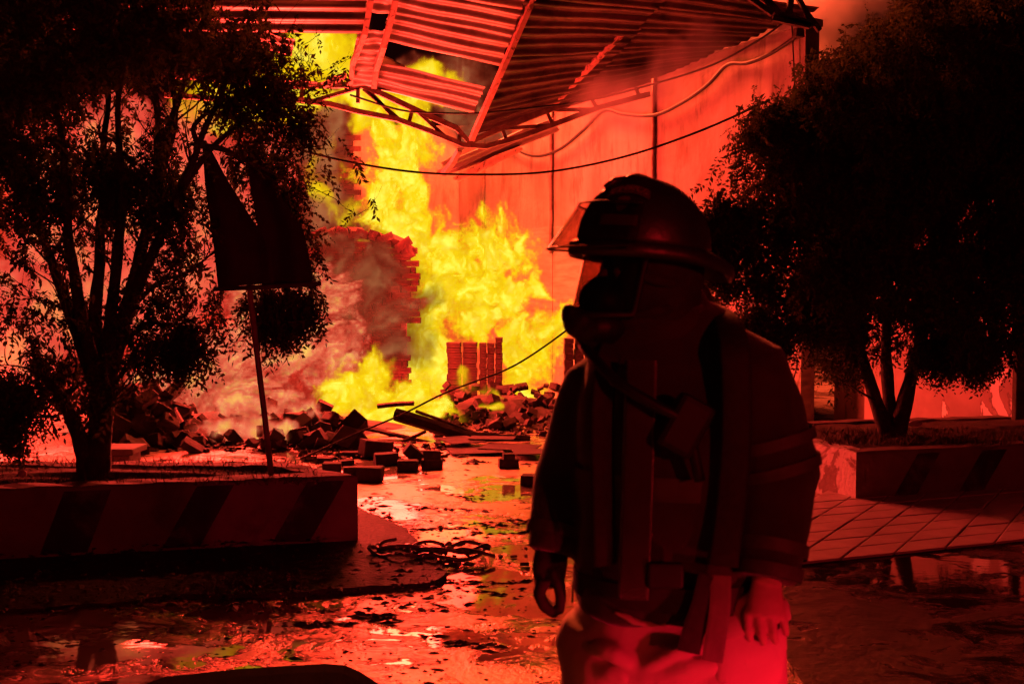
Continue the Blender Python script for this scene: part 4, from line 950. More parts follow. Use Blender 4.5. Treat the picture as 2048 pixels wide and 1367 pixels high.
# ---- right tree
tr = thing('pepper_tree', 'dense weeping dark tree filling the upper right', 'tree', G(1785, 868, HPR))
b2 = G(1785, 872, HPR) + Vector((0, 0, -.05)); YR = b2.y
T = lambda l: [W(x, y, YR + dy) for x, y, dy in l]
mb = MB(); tw_out = []
limb(mb, [b2, W(1783, 845, YR)], .12, .10, 12, 0)
for l, r0, r1 in (([(1772, 862, 0), (1752, 800, -.05), (1728, 720, -.1), (1700, 620, -.2), (1640, 480, -.3), (1560, 380, -.3)], .075, .02),
                  ([(1783, 862, .05), (1775, 770, .1), (1772, 660, .15), (1760, 500, .2), (1740, 300, .2)], .075, .02),
                  ([(1795, 862, 0), (1815, 780, 0), (1838, 690, 0), (1860, 600, -.05), (1900, 450, -.1), (1930, 250, -.1)], .085, .025),
                  ([(1838, 690, 0), (1835, 620, .1), (1815, 540, .15), (1830, 400, .2)], .045, .02),
                  ([(1860, 600, 0), (1930, 560, 0), (1990, 520, 0)], .035, .012),
                  ([(1700, 620, -.2), (1600, 540, -.3), (1520, 480, -.35), (1440, 450, -.35)], .03, .008),
                  ([(1640, 480, -.3), (1540, 470, -.3), (1480, 520, -.3), (1440, 560, -.3)], .022, .006),
                  ([(1690, 640, -.2), (1610, 620, -.3), (1540, 640, -.3), (1510, 670, -.3)], .02, .006),
                  ([(1750, 800, -.1), (1700, 770, -.2), (1690, 740, -.2)], .012, .004)):
    P = limb(mb, T(l), r0, r1, 8, .04); twigs(mb, P, 8, .25, .6, r1 * .6, tw_out, .1, .4, 1)
mb.build('trunk', M_bark, tr, smooth=True)
sp = []
polyC = [(1850, -40), (1830, 12), (1760, 48), (1705, 80), (1690, 110), (1605, 125), (1590, 145), (1548, 185), (1535, 210), (1490, 255), (1475, 295), (1462, 330), (1480, 350), (1500, 390), (1560, 420), (1620, 480), (1622, 600), (1650, 640), (1720, 650), (1760, 610), (1830, 620), (1850, 650), (1870, 690), (1890, 700), (1905, 640), (1940, 690), (1990, 690), (2030, 650), (2120, 600), (2120, 60), (1985, -10), (1930, -60)]
def inside(x, y, poly):
    c = False; j = len(poly) - 1
    for i in range(len(poly)):
        if (poly[i][1] > y) != (poly[j][1] > y) and x < (poly[j][0] - poly[i][0]) * (y - poly[i][1]) / (poly[j][1] - poly[i][1]) + poly[i][0]: c = not c
        j = i
    return c
k = 0
while k < 560:
    px, py = rng.uniform(1440, 2130), rng.uniform(-60, 760)
    if not inside(px, py, polyC): continue
    k += 1
    # thickness of the crown falls off to its sides
    f = 1 - ((px - 1800) / 390) ** 2; dy = rng.uniform(-1, 1) * 1.15 * math.sqrt(max(.05, f))
    if py > 560 and rng.random() < .35: continue
    clump(px, py, YR + dy, 34, .075, droop=.6)
for c in ((1430, 430), (1440, 400), (1455, 450), (1475, 420), (1500, 440), (1490, 470), (1520, 500), (1450, 480), (1470, 500), (1440, 520), (1445, 545), (1465, 560), (1500, 540), (1525, 560), (1550, 530), (1560, 470), (1580, 560), (1590, 600), (1545, 600), (1530, 640), (1515, 620), (1550, 650), (1560, 685), (1500, 640), (1570, 420), (1600, 500), (1600, 440), (1545, 660), (1575, 640), (1415, 440), (1420, 470)):
    clump(*c, YR - .35 + rng.uniform(-.15, .15), 46, .05, droop=.8)
for c in ((1855, 700), (1880, 712), (1840, 690), (1895, 690), (1920, 700), (1945, 715), (1965, 705), (1985, 700), (1930, 685), (2005, 680), (1650, 660), (1690, 650), (1630, 630), (1615, 590), (1640, 590), (1700, 670), (1720, 650)):
    clump(*c, YR + rng.uniform(-.4, .1), 46, .055, droop=1)
for pts in tw_out:
    for k in range(3): sp.append(sprig_at(pts[rng.randrange(2, len(pts))], .03, droop=.6))
leaves_mesh('crown', sp, M_leaf, tr)
# thin grass and dry twigs on the planter soil
def grass(px0, px1, py0, py1, z, n):
    mb = MB()
    for _ in range(n):
        p = G(rng.uniform(px0, px1), rng.uniform(py0, py1), z); d = Vector((rng.gauss(0, .04), rng.gauss(0, .04), rng.uniform(.015, .05))); s_ = Vector((rng.gauss(0, .003), rng.gauss(0, .003), 0))
        mb.add([p - s_ + Vector((0, 0, -.02)), p + s_ + Vector((0, 0, -.02)), p + d], [(0, 1, 2)])
    return mb
M_grass = surf('dry_grass', (.06, .05, .02), (.12, .10, .05), .9, 20)
tag(grass(1640, 2048, 856, 885, HPR + .02, 2200).build('grass', M_grass), 'thin dry grass on the right planter soil', 'grass', kind='stuff')
tag(grass(0, 640, 915, 965, HP + .0, 1600).build('grass', M_grass), 'thin dry grass on the left planter soil', 'grass', kind='stuff')

# ================================================================== CLOTH SIGN ON A LEANING POLE
sg = thing('cloth_sign', 'dark two-peaked cloth banner on a leaning pole in the left planter', 'banner', G(547, 962, HP))
YS = G(547, 962, HP).y + .24; sb_ = W(546, 958, YS)
mb = MB(); mb.tube([Vector((sb_.x, sb_.y, HP - .12)), W(528, 820, YS), W(513, 700, YS + .02), W(500, 585, YS + .04), W(492, 470, YS + .06)], .02, 8); mb.build('pole', M_steel, sg, smooth=True)
def cloth(Ledge, Redge, Y, seed):
    mb = MB(); n = 14; m_ = 10; rr = []
    for side in (0, 1):
        for i in range(n + 1):
            v = i / n
            l = np.array([np.interp(v, [q[0] for q in Ledge], [q[1] for q in Ledge]), np.interp(v, [q[0] for q in Ledge], [q[2] for q in Ledge])])
            r_ = np.array([np.interp(v, [q[0] for q in Redge], [q[1] for q in Redge]), np.interp(v, [q[0] for q in Redge], [q[2] for q in Redge])])
            for j in range(m_ + 1):
                u = j / m_; q = l + (r_ - l) * u
                dy = .035 * math.sin(u * 7 + v * 2 + seed) * (0.3 + v) + .02 * mnoise.noise(Vector((u * 3, v * 3, seed)))
                mb.v.append(tuple(W(q[0], q[1], Y + dy + side * .006)))
    K = m_ + 1; S = (n + 1) * K
    for i in range(n):
        for j in range(m_):
            a = i * K + j; mb.f.append((a, a + 1, a + K + 1, a + K)); mb.f.append((S + a, S + a + K, S + a + K + 1, S + a + 1))
    for i in range(n):
        a = i * K; mb.f.append((a, a + K, S + a + K, S + a)); a += m_; mb.f.append((a, S + a, S + a + K, a + K))
    for j in range(m_):
        mb.f.append((j, S + j, S + j + 1, j + 1)); a = n * K + j; mb.f.append((a, a + 1, S + a + 1, S + a))
    return mb
M_cloth = surf('dark_cloth', (.016, .010, .008), (.03, .019, .014), .9, 6, 5, .3, 40)
cloth([(0, 404, 282), (.3, 410, 370), (.7, 427, 490), (1, 436, 574)], [(0, 412, 280), (.3, 455, 360), (.62, 505, 440), (.8, 540, 480), (1, 548, 566)], YS - .02, 1).build('cloth_panel', M_cloth, sg, smooth=True)
cloth([(0, 494, 290), (.3, 500, 370), (.55, 512, 430), (.8, 520, 500), (1, 528, 572)], [(0, 506, 290), (.2, 530, 330), (.5, 570, 400), (.72, 608, 462), (.9, 622, 530), (1, 626, 566)], YS + .02, 4).build('cloth_panel', M_cloth, sg, smooth=True)
mb = MB(); mb.tube([W(428, 578, YS - .03), W(530, 574, YS - .03), W(642, 567, YS - .03)], .016, 7); mb.build('bottom_rail', M_char, sg, smooth=True)

# ================================================================== FIREFIGHTER
YP = 2.05
def Bp(px, py, dy=0.0): return W(px, py, YP + dy)
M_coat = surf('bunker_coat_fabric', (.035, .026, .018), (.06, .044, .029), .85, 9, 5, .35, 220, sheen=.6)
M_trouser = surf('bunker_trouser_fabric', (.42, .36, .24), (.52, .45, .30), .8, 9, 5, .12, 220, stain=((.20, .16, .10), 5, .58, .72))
M_skin = surf('skin', (.42, .26, .19), (.50, .32, .24), .55, 20, 4, .1, 120)
M_rubber = surf('black_rubber', (.010, .010, .010), (.02, .02, .02), .5, 20)
M_helmet = surf('scuffed_helmet', (.016, .014, .012), (.035, .028, .022), .38, 14, 5, .1, 60, spec=.8)
M_band = surf('reflective_band', (.065, .058, .045), (.10, .092, .072), .6, 30)
M_web = surf('webbing', (.022, .018, .013), (.038, .03, .021), .8, 60)
M_glove = surf('work_glove', (.02, .016, .012), (.04, .03, .02), .8, 30)
def glass(name, tint, rough=.05):
    m, g = new_mat(name)
    fr = g.m('ADD', .06, g.m('MULTIPLY', g.m('POWER', g.n('ShaderNodeLayerWeight', {'Blend': .5}).outputs['Facing'], 3.0), .5))
    t = g.n('ShaderNodeBsdfTransparent', {'Color': (*tint, 1)}); gl = g.n('ShaderNodeBsdfGlossy', {'Color': (.9, .9, .9, 1), 'Roughness': rough})
    mx = g.n('ShaderNodeMixShader', {0: fr, 1: t.outputs[0], 2: gl.outputs[0]}); g.n('ShaderNodeOutputMaterial', {0: mx.outputs[0]}); return m
M_visor = glass('smoked_visor', (.62, .50, .44)); M_lens = glass('mask_lens', (.40, .26, .21))
ff = thing('person', 'firefighter in dark helmet, mask and coat with bright red-lit trousers, standing in front', 'person', (Bp(1340, 900).x, YP, 0))
def ell(c, rx, ry, n=28, rot=0.0, sq=1.0):
    out = []
    for k in range(n):
        a = 2 * math.pi * k / n; ca, sa = math.cos(a), math.sin(a)
        ca = math.copysign(abs(ca) ** sq, ca); sa = math.copysign(abs(sa) ** sq, sa)
        x, y = rx * ca, ry * sa
        out.append((c[0] + x * math.cos(rot) - y * math.sin(rot), c[1] + x * math.sin(rot) + y * math.cos(rot), c[2]))
    return out
def torso_rings(spec, sq=.85, rot=-.22):
    rr = []
    for (py, xl, xr, dp, dy) in spec:
        a, b = Bp(xl, py, dy), Bp(xr, py, dy); c = (a + b) / 2; rr.append(ell(c, (b.x - a.x) / 2, dp, 32, rot, sq))
    return rr
SH_R, EL_R, WR_R = Bp(1196, 765, .10), Bp(1136, 955, .09), Bp(1104, 1105, .03)      # his right arm, on the left of the picture
SH_L, EL_L, WR_L = Bp(1494, 738, -.06), Bp(1556, 955, -.08), Bp(1533, 1165, -.15)    # his left arm
# ---- the body: one continuous figure
mb = MB()
hc = Bp(1288, 560, .0); fdir = Vector((-.94, -.34, 0)).normalized(); sdir = Vector((-fdir.y, fdir.x, 0))
HM = Matrix((fdir, sdir, Vector((0, 0, 1)))).transposed()
H_ = lambda x, y, z: hc + HM @ Vector((x, y, z))
mb.ball(H_(-.01, 0, .02), (.098, .078, .118), 20, 14, HM); mb.ball(H_(.025, 0, -.055), (.062, .056, .062), 16, 10, HM)
mb.tube([H_(.088, 0, .02), H_(.108, 0, -.025)], [.010, .016], 8); mb.ball(H_(.085, 0, -.062), (.016, .024, .008), 10, 6, HM); mb.ball(H_(.078, 0, -.095), (.02, .022, .018), 10, 6, HM)
for s_ in (-1, 1):
    mb.ball(H_(.074, s_ * .032, .015), (.012, .014, .012), 8, 6, HM); mb.ball(H_(-.005, s_ * .072, -.01), (.016, .010, .028), 8, 6, HM)
mb.tube([H_(-.02, 0, -.06), Bp(1320, 700, .02)], [.058, .066], 14)
mb.rings(torso_rings([(655, 1250, 1440, .07, .02), (700, 1215, 1480, .10, .02), (800, 1190, 1500, .12, .02), (950, 1195, 1490, .12, .02), (1100, 1200, 1480, .12, .02), (1220, 1190, 1500, .13, .02), (1300, 1190, 1500, .13, .02)]))
for sh, el, wr in ((SH_R, EL_R, WR_R), (SH_L, EL_L, WR_L)):
    mb.tube([sh, sh.lerp(el, .5), el, el.lerp(wr, .5), wr], [.056, .05, .042, .038, .029], 14)
HIP = [Bp(1255, 1270, .02), Bp(1440, 1270, -.02)]
for h_, kx, fy in ((HIP[0], Vector((-.03, .02, .50)), Vector((-.05, .06, .09))), (HIP[1], Vector((.05, -.02, .50)), Vector((.06, -.02, .09)))):
    k_ = Vector((h_.x + kx.x, h_.y + kx.y, kx.z)); f_ = Vector((h_.x + fy.x, h_.y + fy.y, fy.z))
    mb.tube([h_, h_.lerp(k_, .5), k_, k_.lerp(f_, .5), f_], [.085, .075, .055, .05, .038], 14)
# left hand (bare): back of the hand to us, four fingers curling down over the pocket, thumb to the inner side
kn = [Bp(1493, 1228, -.165), Bp(1517, 1234, -.172), Bp(1542, 1232, -.17), Bp(1563, 1222, -.162)]
md_ = [Bp(1496, 1256, -.172), Bp(1521, 1263, -.18), Bp(1546, 1262, -.178), Bp(1568, 1246, -.168)]
tp_ = [Bp(1500, 1276, -.158), Bp(1527, 1284, -.164), Bp(1551, 1282, -.163), Bp(1572, 1264, -.156)]
for a, b, c in zip(kn, md_, tp_): mb.tube([WR_L.lerp(a, .7), a, a.lerp(b, .6), b, c], [.012, .0108, .0094, .0092, .0078], 10); mb.ball(c, .0078, 8, 6)
mb.tube([WR_L, WR_L.lerp((kn[1] + kn[2]) / 2, .5), (kn[1] + kn[2]) / 2], [.030, .036, .037], 14, (.45, 1.0), up=(0, 1, 0))
mb.tube([WR_L.lerp(kn[0], .35), Bp(1478, 1208, -.14), Bp(1472, 1236, -.15), Bp(1478, 1258, -.155)], [.015, .014, .0115, .009], 10)
fuse('body', mb, .0042, M_skin, ff, 3)
# glove on his right hand: thumb and fingers closing into a ring
mb = MB(); w0 = WR_R
mb.tube([Bp(1104, 1098, .03), Bp(1100, 1125, .02), Bp(1098, 1150, .02), Bp(1092, 1172, .015)], [.036, .038, .036, .026], 14, (.7, 1.0), up=(0, 1, 0))
for k, dy in enumerate((-.028, -.008, .012, .030)):
    mb.tube([Bp(1088, 1160, .02 + dy * .8), Bp(1077, 1188 - k * 2, .015 + dy), Bp(1088, 1212 - k * 3, .01 + dy * .9), Bp(1106, 1224 - k * 3, .005 + dy * .7), Bp(1116, 1229 - k * 4, dy * .5)], [.016, .0135, .0125, .0115, .009], 10)
mb.tube([Bp(1108, 1140, .0), Bp(1119, 1168, -.015), Bp(1122, 1195, -.02), Bp(1120, 1226, -.02)], [.017, .0145, .0125, .009], 10)
fuse('glove', mb, .005, M_glove, ff, 4)
# ---- coat
mb = MB()
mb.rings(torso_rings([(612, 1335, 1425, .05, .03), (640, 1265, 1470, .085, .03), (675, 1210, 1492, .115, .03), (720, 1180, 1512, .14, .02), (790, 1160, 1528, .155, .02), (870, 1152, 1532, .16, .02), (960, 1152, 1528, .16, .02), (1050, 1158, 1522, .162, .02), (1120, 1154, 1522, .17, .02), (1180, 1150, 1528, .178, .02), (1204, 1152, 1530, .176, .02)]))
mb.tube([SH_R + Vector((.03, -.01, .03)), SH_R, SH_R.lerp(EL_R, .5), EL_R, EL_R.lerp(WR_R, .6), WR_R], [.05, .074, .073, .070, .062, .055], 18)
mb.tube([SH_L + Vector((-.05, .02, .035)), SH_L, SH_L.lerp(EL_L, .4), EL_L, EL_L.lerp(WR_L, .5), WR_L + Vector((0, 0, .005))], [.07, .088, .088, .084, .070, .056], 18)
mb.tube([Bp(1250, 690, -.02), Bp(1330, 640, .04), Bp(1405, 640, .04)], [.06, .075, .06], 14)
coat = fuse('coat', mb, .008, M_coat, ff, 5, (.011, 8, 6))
# collar standing round the neck
mb = MB(); rr = []
for f, (py, xl, xr, dp) in enumerate(((705, 1172, 1420, .10), (672, 1176, 1412, .098), (645, 1190, 1405, .092))):
    a, b = Bp(xl, py, .02), Bp(xr, py - 25, .02); c = (a + b) / 2; e_ = ell(c, (b.x - a.x) / 2, dp, 32, -.2); rr.append([Vector(q) + Vector((0, 0, (q[0] - c.x) * .25)) for q in e_])
inner_ = [[Vector(q).lerp(sum((Vector(z_) for z_ in r_), Vector()) / 32, .10) for q in r_] for r_ in reversed(rr)]
mb.rings(rr + inner_, cap=False); mb.build('collar', M_coat, coat, smooth=True)
# coat front storm flap
mb = MB(); mb.tube([Bp(1282, 720, -.155), Bp(1278, 850, -.165), Bp(1274, 980, -.165), Bp(1270, 1100, -.17), Bp(1266, 1198, -.178)], .03, 8, (.14, 1.0), up=(0, 1, 0)); mb.build('storm_flap', M_coat, coat, smooth=True)
def band(a, b, ra, rb, name='reflective_band', mat=None, f0=.0, f1=1.0):
    d_ = (b - a); mb = MB(); mb.tube([a + d_ * f0, a + d_ * (f0 + f1) / 2, a + d_ * f1], [ra, (ra + rb) / 2, rb], 26, cap=False); return mb.build(name, mat or M_band, coat, smooth=True)
u_ = SH_L.lerp(EL_L, .62); band(u_, u_ + (EL_L - SH_L) * .10, .096, .095); u_ = SH_L.lerp(EL_L, .86); band(u_, u_ + (EL_L - SH_L) * .10, .0925, .0905)
u_ = EL_L.lerp(WR_L, .62); band(u_, u_ + (WR_L - EL_L) * .12, .0735, .0715); u_ = EL_L.lerp(WR_L, .84); band(u_, u_ + (WR_L - EL_L) * .12, .0675, .0645)
u_ = EL_R.lerp(WR_R, .66); band(u_, u_ + (WR_R - EL_R) * .14, .0665, .0645)
mb = MB(); mb.rings(torso_rings([(928, 1149, 1531, .1645, .02), (950, 1149, 1531, .1648, .02), (972, 1150, 1530, .165, .02)]), cap=False); mb.build('reflective_band', M_band, coat, smooth=True)
# harness: shoulder straps, chest gauge, waist belt, hanging straps, air cylinder
mb = MB(); mb.tube(sag([Bp(1430, 618, .06), Bp(1452, 640, -.05), Bp(1468, 700, -.165), Bp(1472, 800, -.175), Bp(1470, 900, -.175), Bp(1462, 1000, -.178), Bp(1445, 1130, -.182)], 5), .03, 8, (.22, 1.0), up=(0, 1, 0)); mb.build('shoulder_strap', M_web, ff, smooth=True)
mb = MB(); mb.tube(sag([Bp(1240, 660, .02), Bp(1215, 720, -.10), Bp(1205, 820, -.13), Bp(1205, 940, -.135), Bp(1210, 1130, -.15)], 5), .026, 8, (.22, 1.0), up=(0, 1, 0)); mb.build('shoulder_strap', M_web, ff, smooth=True)
mb = MB(); mb.box(Bp(1370, 850, -.19), (.075, .045, .11), Matrix.Rotation(.5, 3, 'Y')); mb.build('chest_radio', M_rubber, ff, bevel=.012)
mb = MB(); mb.tube(sag([Bp(1165, 690, -.05), Bp(1230, 760, -.17), Bp(1310, 810, -.2), Bp(1370, 850, -.2), Bp(1400, 960, -.19)], 6), .011, 10); mb.build('air_hose', M_rubber, ff, smooth=True)
mb = MB(); mb.rings(torso_rings([(1128, 1148, 1528, .178, .02), (1150, 1147, 1530, .180, .02), (1172, 1147, 1531, .182, .02)]), cap=False); mb.build('waist_belt', M_web, ff, smooth=True)
mb = MB(); mb.box(Bp(1330, 1150, -.178), (.07, .018, .05)); mb.build('belt_buckle', M_rubber, ff, bevel=.006)
mb = MB(); mb.tube(sag([Bp(1420, 1150, -.185), Bp(1404, 1215, -.19), Bp(1385, 1268, -.2), Bp(1377, 1304, -.205)], 5), .022, 8, (.10, 1.0), up=(0, 1, 0)); mb.build('hanging_strap', M_web, ff)
mb = MB(); mb.tube(sag([Bp(1442, 1150, -.185), Bp(1440, 1215, -.195), Bp(1432, 1270, -.205), Bp(1424, 1322, -.21)], 5), .020, 8, (.10, 1.0), up=(0, 1, 0)); mb.build('hanging_strap', surf('tan_strap', (.16, .13, .09), (.24, .2, .14), .8, 30), ff)
mb = MB(); mb.tube(sag([Bp(1175, 1095, .02), Bp(1160, 1130, .02), Bp(1147, 1160, .02), Bp(1145, 1204, .02)], 5), .0045, 6, (.5, 1)); mb.build('hanging_strap', M_web, ff)
mb = MB(); mb.tube([Bp(1395, 640, .26), Bp(1390, 680, .26), Bp(1385, 1010, .27), Bp(1384, 1060, .27)], [.045, .075, .078, .05], 18); mb.build('air_cylinder', M_helmet, ff, smooth=True)
mb = MB(); mb.tube(sag([Bp(1350, 640, .18), Bp(1372, 602, .14), Bp(1392, 582, .12), Bp(1408, 590, .12), Bp(1412, 625, .12)], 5), .016, 8); mb.build('shoulder_yoke', M_web, ff, smooth=True)
# ---- trousers
mb = MB()
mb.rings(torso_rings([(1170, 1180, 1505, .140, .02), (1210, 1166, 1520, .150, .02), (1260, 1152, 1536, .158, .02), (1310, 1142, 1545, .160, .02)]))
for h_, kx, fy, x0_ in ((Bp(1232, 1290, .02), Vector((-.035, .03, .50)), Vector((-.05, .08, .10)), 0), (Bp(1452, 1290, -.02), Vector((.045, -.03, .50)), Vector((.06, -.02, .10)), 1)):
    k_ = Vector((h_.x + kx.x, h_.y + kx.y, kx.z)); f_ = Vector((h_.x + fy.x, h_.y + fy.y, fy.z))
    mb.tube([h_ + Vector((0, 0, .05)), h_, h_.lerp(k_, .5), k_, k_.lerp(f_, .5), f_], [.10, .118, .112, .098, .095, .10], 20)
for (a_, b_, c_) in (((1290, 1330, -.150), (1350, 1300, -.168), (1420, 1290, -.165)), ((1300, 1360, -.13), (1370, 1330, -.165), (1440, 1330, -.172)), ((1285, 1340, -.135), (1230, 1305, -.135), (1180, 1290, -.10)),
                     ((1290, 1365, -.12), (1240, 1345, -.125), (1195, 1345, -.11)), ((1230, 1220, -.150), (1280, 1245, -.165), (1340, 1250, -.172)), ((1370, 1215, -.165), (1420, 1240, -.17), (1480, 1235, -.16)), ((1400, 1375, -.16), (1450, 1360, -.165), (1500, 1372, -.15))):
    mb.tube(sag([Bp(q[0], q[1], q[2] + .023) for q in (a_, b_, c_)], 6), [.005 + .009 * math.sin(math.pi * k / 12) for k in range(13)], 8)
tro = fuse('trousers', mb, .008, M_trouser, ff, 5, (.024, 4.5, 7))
# bellows pocket with flap on his left thigh
mb = MB(); rr = []
for (py, xl, xr, dp) in ((1385, 1425, 1545, .02), (1345, 1420, 1558, .034), (1290, 1420, 1566, .038), (1236, 1424, 1566, .030)):
    a, b = Bp(xl, py, -.135), Bp(xr, py, -.105); c = (a + b) / 2; rr.append(ell(c, (b - a).length / 2, dp, 24, .2, .5))
mb.rings(rr); mb.build('pocket', M_trouser, tro, smooth=True, bevel=.004)
mb = MB(); rr = []
for (py, xl, xr, dp, sl) in ((1254, 1420, 1572, .047, 10), (1225, 1424, 1570, .041, 0), (1208, 1430, 1565, .030, 0)):
    a, b = Bp(xl, py + sl, -.135), Bp(xr, py - sl * 2, -.105); c = (a + b) / 2; e_ = ell(c, (b - a).length / 2, dp, 24, .2, .5); rr.append([(q[0], q[1], q[2] + (q[0] - c.x) * .22) for q in e_])
mb.rings(rr); mb.build('pocket_flap', M_trouser, tro, smooth=True, bevel=.003)
mb = MB(); mb.rings(torso_rings([(1228, 1160, 1530, .1560, .02), (1240, 1158, 1532, .1585, .02), (1252, 1156, 1534, .160, .02)]), cap=False)
for h_, s_ in ((Bp(1232, 1290, .02) + Vector((-.05, .08, -9)), 0), (Bp(1452, 1290, -.02) + Vector((.06, -.02, -9)), 1)):
    m2 = MB(); q = Vector((h_.x, h_.y - .03, 0)); m2.ball(q + Vector((0, -.06, .055)), (.055, .14, .055), 14, 8); m2.tube([q + Vector((0, .02, .03)), q + Vector((0, .02, .16))], [.06, .062], 14); m2.build('boot', M_rubber, ff, smooth=True)
# ---- hood over head and neck
mb = MB(); mb.ball(H_(-.02, 0, .02), (.112, .094, .125), 20, 12, HM); mb.tube([H_(-.03, 0, -.03), H_(-.03, 0, -.09), Bp(1322, 690, .02)], [.092, .085, .10], 18); mb.ball(H_(.03, 0, -.075), (.06, .062, .05), 16, 10, HM)
fuse('hood', mb, .007, M_web, ff, 4, (.003, 18, 12))
# ---- breathing mask: frame, lens, regulator, straps
def shell_pts(zs, fn, az0, az1, n):
    return [[H_(*fn(z, az0 + (az1 - az0) * k / n)) for k in range(n + 1)] for z in zs]
def lensf(z, az):   # z from brow (.03) to chin (-.085)
    t = (0.055 - z) / .125; r_ = .132 + .016 * t
    return (r_ * math.cos(az) + .016 * t - .004, .092 * math.sin(az) * (1 - .22 * t), z)
zs = [.055 - .125 * k / 10 for k in range(11)]
mb = MB(); mb.rings(shell_pts(zs, lensf, -1.25, 1.25, 20), cap=False, closed=False); lens_mb = mb
mb = MB(); edge = [lensf(z, -1.25) for z in zs] + [lensf(zs[-1], a) for a in np.linspace(-1.2, 1.2, 10)] + [lensf(z, 1.25) for z in reversed(zs)] + [lensf(zs[0], a) for a in np.linspace(1.2, -1.2, 10)]
mb.tube([H_(*e_) for e_ in edge + edge[:1]], .008, 8); mask = mb.build('mask', M_rubber, ff, smooth=True); lens_mb.build('lens', M_lens, mask, smooth=True)
mb = MB(); mb.ball(H_(.138, 0, -.085), (.040, .042, .036), 16, 10, HM); mb.ball(H_(.105, 0, -.095), (.06, .06, .04), 16, 10, HM); mb.tube([H_(.13, 0, -.09), H_(.12, .01, -.125), H_(.09, .02, -.15)], [.03, .027, .02], 12); mb.ball(H_(.168, 0, -.07), (.014, .024, .024), 10, 8, HM); fuse('regulator', mb, .005, M_rubber, mask, 3)
for s_ in (-1, 1):
    mb = MB(); mb.tube(sag([H_(*lensf(.01, 1.2 * s_)), H_(.0, .098 * s_, -.005), H_(-.09, .06 * s_, .0)], 5), .010, 6, (1, .3)); mb.build('mask_strap', M_web, mask)
    mb = MB(); mb.tube(sag([H_(*lensf(-.07, 1.2 * s_)), H_(.01, .096 * s_, -.06), H_(-.09, .05 * s_, -.05)], 5), .009, 6, (1, .3)); mb.build('mask_strap', M_web, mask)
mb = MB(); mb.ball(H_(.088, 0, -.045), (.058, .05, .055), 16, 10, HM); mb.build('nose_cup', M_rubber, mask, smooth=True)
# ---- helmet: local axes, front = +x, tipped back a little
hel = thing('helmet_pivot', None, None, (0, 0, 0)) if False else None
hc2 = Bp(1284, 492, .0); tip = R(5.5)
HR = HM @ Matrix.Rotation(-tip, 3, 'Y')
K_ = lambda x, y, z: hc2 + HR @ Vector((x, y, z))
mb = MB(); rr = []
NA = 40
def dome(th, az):
    x = .140 * math.sin(th) * math.cos(az) - .006; y = .120 * math.sin(th) * math.sin(az); z = .134 * math.cos(th)
    crest = .012 * math.exp(-(y / .016) ** 2) * (0.4 + .6 * math.sin(th)) if abs(math.cos(az)) > .1 or th < .3 else 0
    for kk in range(4):  # side ribs
        pass
    k2 = 1 + crest / .13
    return (x * k2, y, z * k2 + (.010 * math.exp(-((x - .03) / .03) ** 2) if th < .5 else 0))
ths = [0.02 + (1.62 - .02) * i / 16 for i in range(17)]
rr = [[K_(*dome(th, 2 * math.pi * k / NA)) for k in range(NA)] for th in ths]
mb.rings(rr, cap=True)
helm = mb.build('helmet', M_helmet, ff, smooth=True)
# brim, long and dipped at the back
mb = MB(); rr = []
def brim(az, f):
    back = max(0, -math.cos(az)) ** 1.5; front = max(0, math.cos(az)) ** 2
    wdt = .010 + .046 * back + .006 * front
    bx, by, bz = dome(1.58, az); r_ = math.hypot(bx, by); ux, uy = bx / r_, by / r_
    return (bx + ux * wdt * f, by + uy * wdt * f, bz - .004 - .018 * f * (0.4 + back) - .002 * back * max(f, 0))
ring = []
for f, dz in ((-.15, .004), (.5, .004), (1.0, .003), (1.06, -.008), (1.0, -.022), (.5, -.012), (-.15, -.012)):
    ring.append([K_(*(Vector(brim(2 * math.pi * k / NA, f)) + Vector((0, 0, dz)))) for k in range(NA)])
mb.rings(ring, cap=False); mb.build('brim', M_helmet, helm, smooth=True)
# crest cap and front piece holder
mb = MB(); mb.tube([K_(.05, 0, .132), K_(.075, 0, .124), K_(.095, 0, .108)], [.006, .008, .006], 8); mb.build('crest_finial', M_helmet, helm, smooth=True)
# face shield, flipped up, wrapping the front
def vis(t, az):
    r_ = .136 + .060 * t; return (r_ * math.cos(az) + .004, (.122 + .03 * t) * math.sin(az), .072 - .098 * t + .02 * t * (1 - math.cos(az)))
mb = MB(); rr = [[K_(*vis(k / 8, a)) for a in np.linspace(-1.35, 1.15, 28)] for k in range(9)]
mb.rings(rr, cap=False, closed=False); mb.build('face_shield', M_visor, helm, smooth=True)
mb = MB(); mb.tube([K_(*vis(1.0, a)) for a in np.linspace(-1.35, 1.15, 28)], .0024, 6); mb.build('shield_edge', M_rubber, helm, smooth=True)
mb = MB(); mb.tube([K_(*vis(0, a)) for a in np.linspace(-1.35, 1.15, 28)], .0022, 6); mb.build('shield_hinge', M_rubber, helm, smooth=True)
# front badges: curved name tab, emblem, lower tab
def on_dome(az, th, off=.006):
    d_ = Vector(dome(th, az)); n_ = Vector((math.sin(th) * math.cos(az), math.sin(th) * math.sin(az), math.cos(th))); return K_(*(d_ + n_ * off))
def tab(name, az0, az1, th0, th1, bow, mat):
    mb = MB(); rr = []
    for j in range(2):
        th = th0 + (th1 - th0) * j
        rr.append([on_dome(az0 + (az1 - az0) * k / 14, th + bow * (k / 14 - .5) ** 2 * 4, .0045) for k in range(15)])
    mb.rings(rr, cap=False, closed=False); return mb.build(name, mat, helm)
M_tab = surf('badge_tab', (.10, .07, .05), (.14, .10, .07), .7, 30)
M_letter = surf('badge_letters', (.26, .20, .14), (.30, .24, .17), .6, 30)
AZ = .72
tab('name_tab', AZ - .45, AZ + .45, .62, .82, .12, M_tab); tab('lower_tab', AZ - .30, AZ + .30, 1.22, 1.38, .0, M_tab)
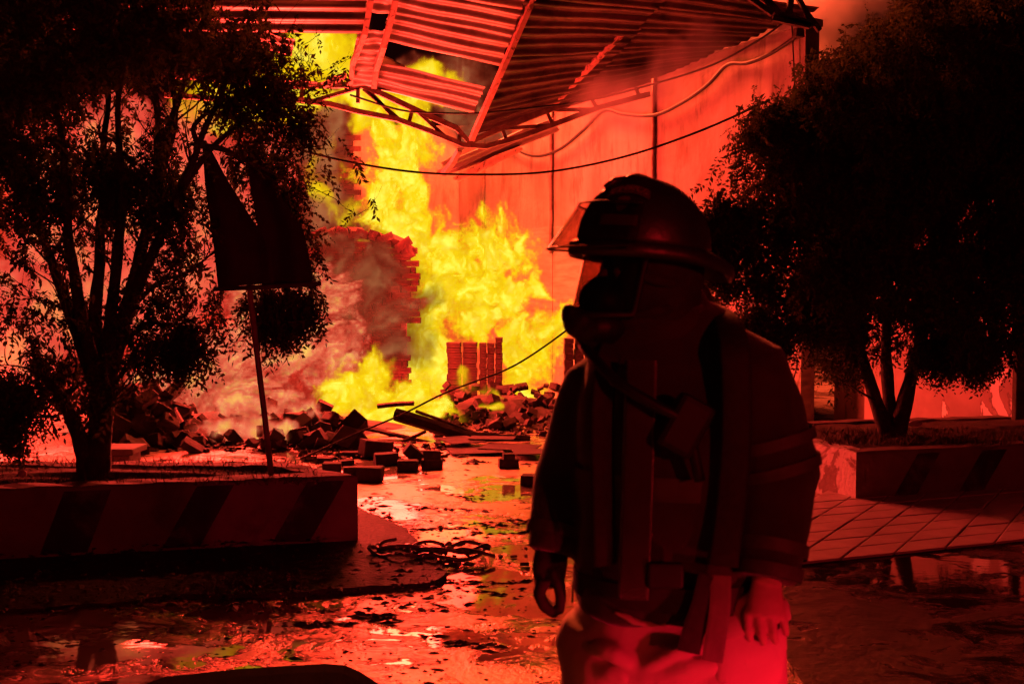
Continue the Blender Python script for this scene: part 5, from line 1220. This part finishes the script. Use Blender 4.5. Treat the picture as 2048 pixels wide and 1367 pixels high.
mb = MB(); P = [(-.11, .92), (0, .89), (.11, .92), (.12, 1.04), (.06, 1.14), (0, 1.18), (-.06, 1.14), (-.12, 1.04)]
mb.add([on_dome(AZ + a, th, .0045) for a, th in P], [tuple(range(8))]); mb.build('emblem', M_tab, helm)
def letters(txt, az_c, width, th_c, hgt_, bow):
    for i, ch in enumerate(txt):
        f = (i + .5) / len(txt); az = az_c + (.5 - f) * width * -1.0; th = th_c + bow * (f - .5) ** 2 * 4
        cu = bpy.data.curves.new('letter', 'FONT'); cu.body = ch; cu.size = hgt_; cu.align_x = 'CENTER'; cu.align_y = 'CENTER'; cu.extrude = .0006
        tmp = bpy.data.objects.new('letter', cu); COL.objects.link(tmp); dg = bpy.context.evaluated_depsgraph_get()
        me = bpy.data.meshes.new_from_object(tmp.evaluated_get(dg)); bpy.data.objects.remove(tmp)
        o_ = on_dome(az, th, .0065); rgt = (on_dome(az + .05, th, .0065) - on_dome(az - .05, th, .0065)).normalized(); up_ = (on_dome(az, th - .05, .0065) - on_dome(az, th + .05, .0065)).normalized()
        if (rgt.x) < 0: rgt = -rgt
        nn = rgt.cross(up_).normalized(); up_ = nn.cross(rgt)
        M4 = Matrix((rgt, up_, nn)).transposed().to_4x4(); M4.translation = o_; me.transform(M4); link('letter', me, M_letter, helm)
letters('BOMBEROS', AZ, .80, .72, .022, .12)

# ================================================================== RED LAMP standing low on the ground in front of the firefighter, below the picture
LP = Vector((1.35, .75, .42))
lamp = thing('warning_lamp', 'red portable warning lamp on the ground facing the firefighter', 'lamp', (LP.x, LP.y, 0))
aim = (Vector((.46, 2.0, .56)) - LP).normalized()
mb = MB(); mb.tube([LP - aim * .16, LP - aim * .05, LP - aim * .03], [.05, .07, .075], 18); mb.build('housing', M_rubber, lamp, smooth=True)
mb = MB(); mb.tube([(LP.x, LP.y, .02), LP - aim * .1], [.02, .016], 8); mb.tube([(LP.x, LP.y, .02), (LP.x, LP.y, .05)], [.13, .11], 16); mb.build('stand', M_steel, lamp)
ld = bpy.data.lights.new('lamp_beam', 'SPOT'); ld.energy = 190; ld.color = (1.0, .004, .035); ld.spot_size = R(48); ld.spot_blend = 1.0; ld.shadow_soft_size = .04
lo_ = bpy.data.objects.new('lamp_beam', ld); COL.objects.link(lo_); lo_.location = LP
lo_.rotation_euler = aim.to_track_quat('-Z', 'Y').to_euler()

# rotating beacon of the fire engine parked behind the camera
bc = thing('beacon', 'red beacon on the fire engine behind the camera', 'beacon', (3.0, -4.0, 2.3))
mb = MB(); mb.tube([(3.0, -4.0, 2.2), (3.0, -4.0, 2.28)], [.12, .11], 18); mb.build('base', M_rubber, bc, smooth=True)
bl = bpy.data.lights.new('beacon_light', 'POINT'); bl.energy = 330; bl.color = (1.0, .012, .02); bl.shadow_soft_size = .09
bo = bpy.data.objects.new('beacon_light', bl); COL.objects.link(bo); bo.location = (3.0, -4.0, 2.42)
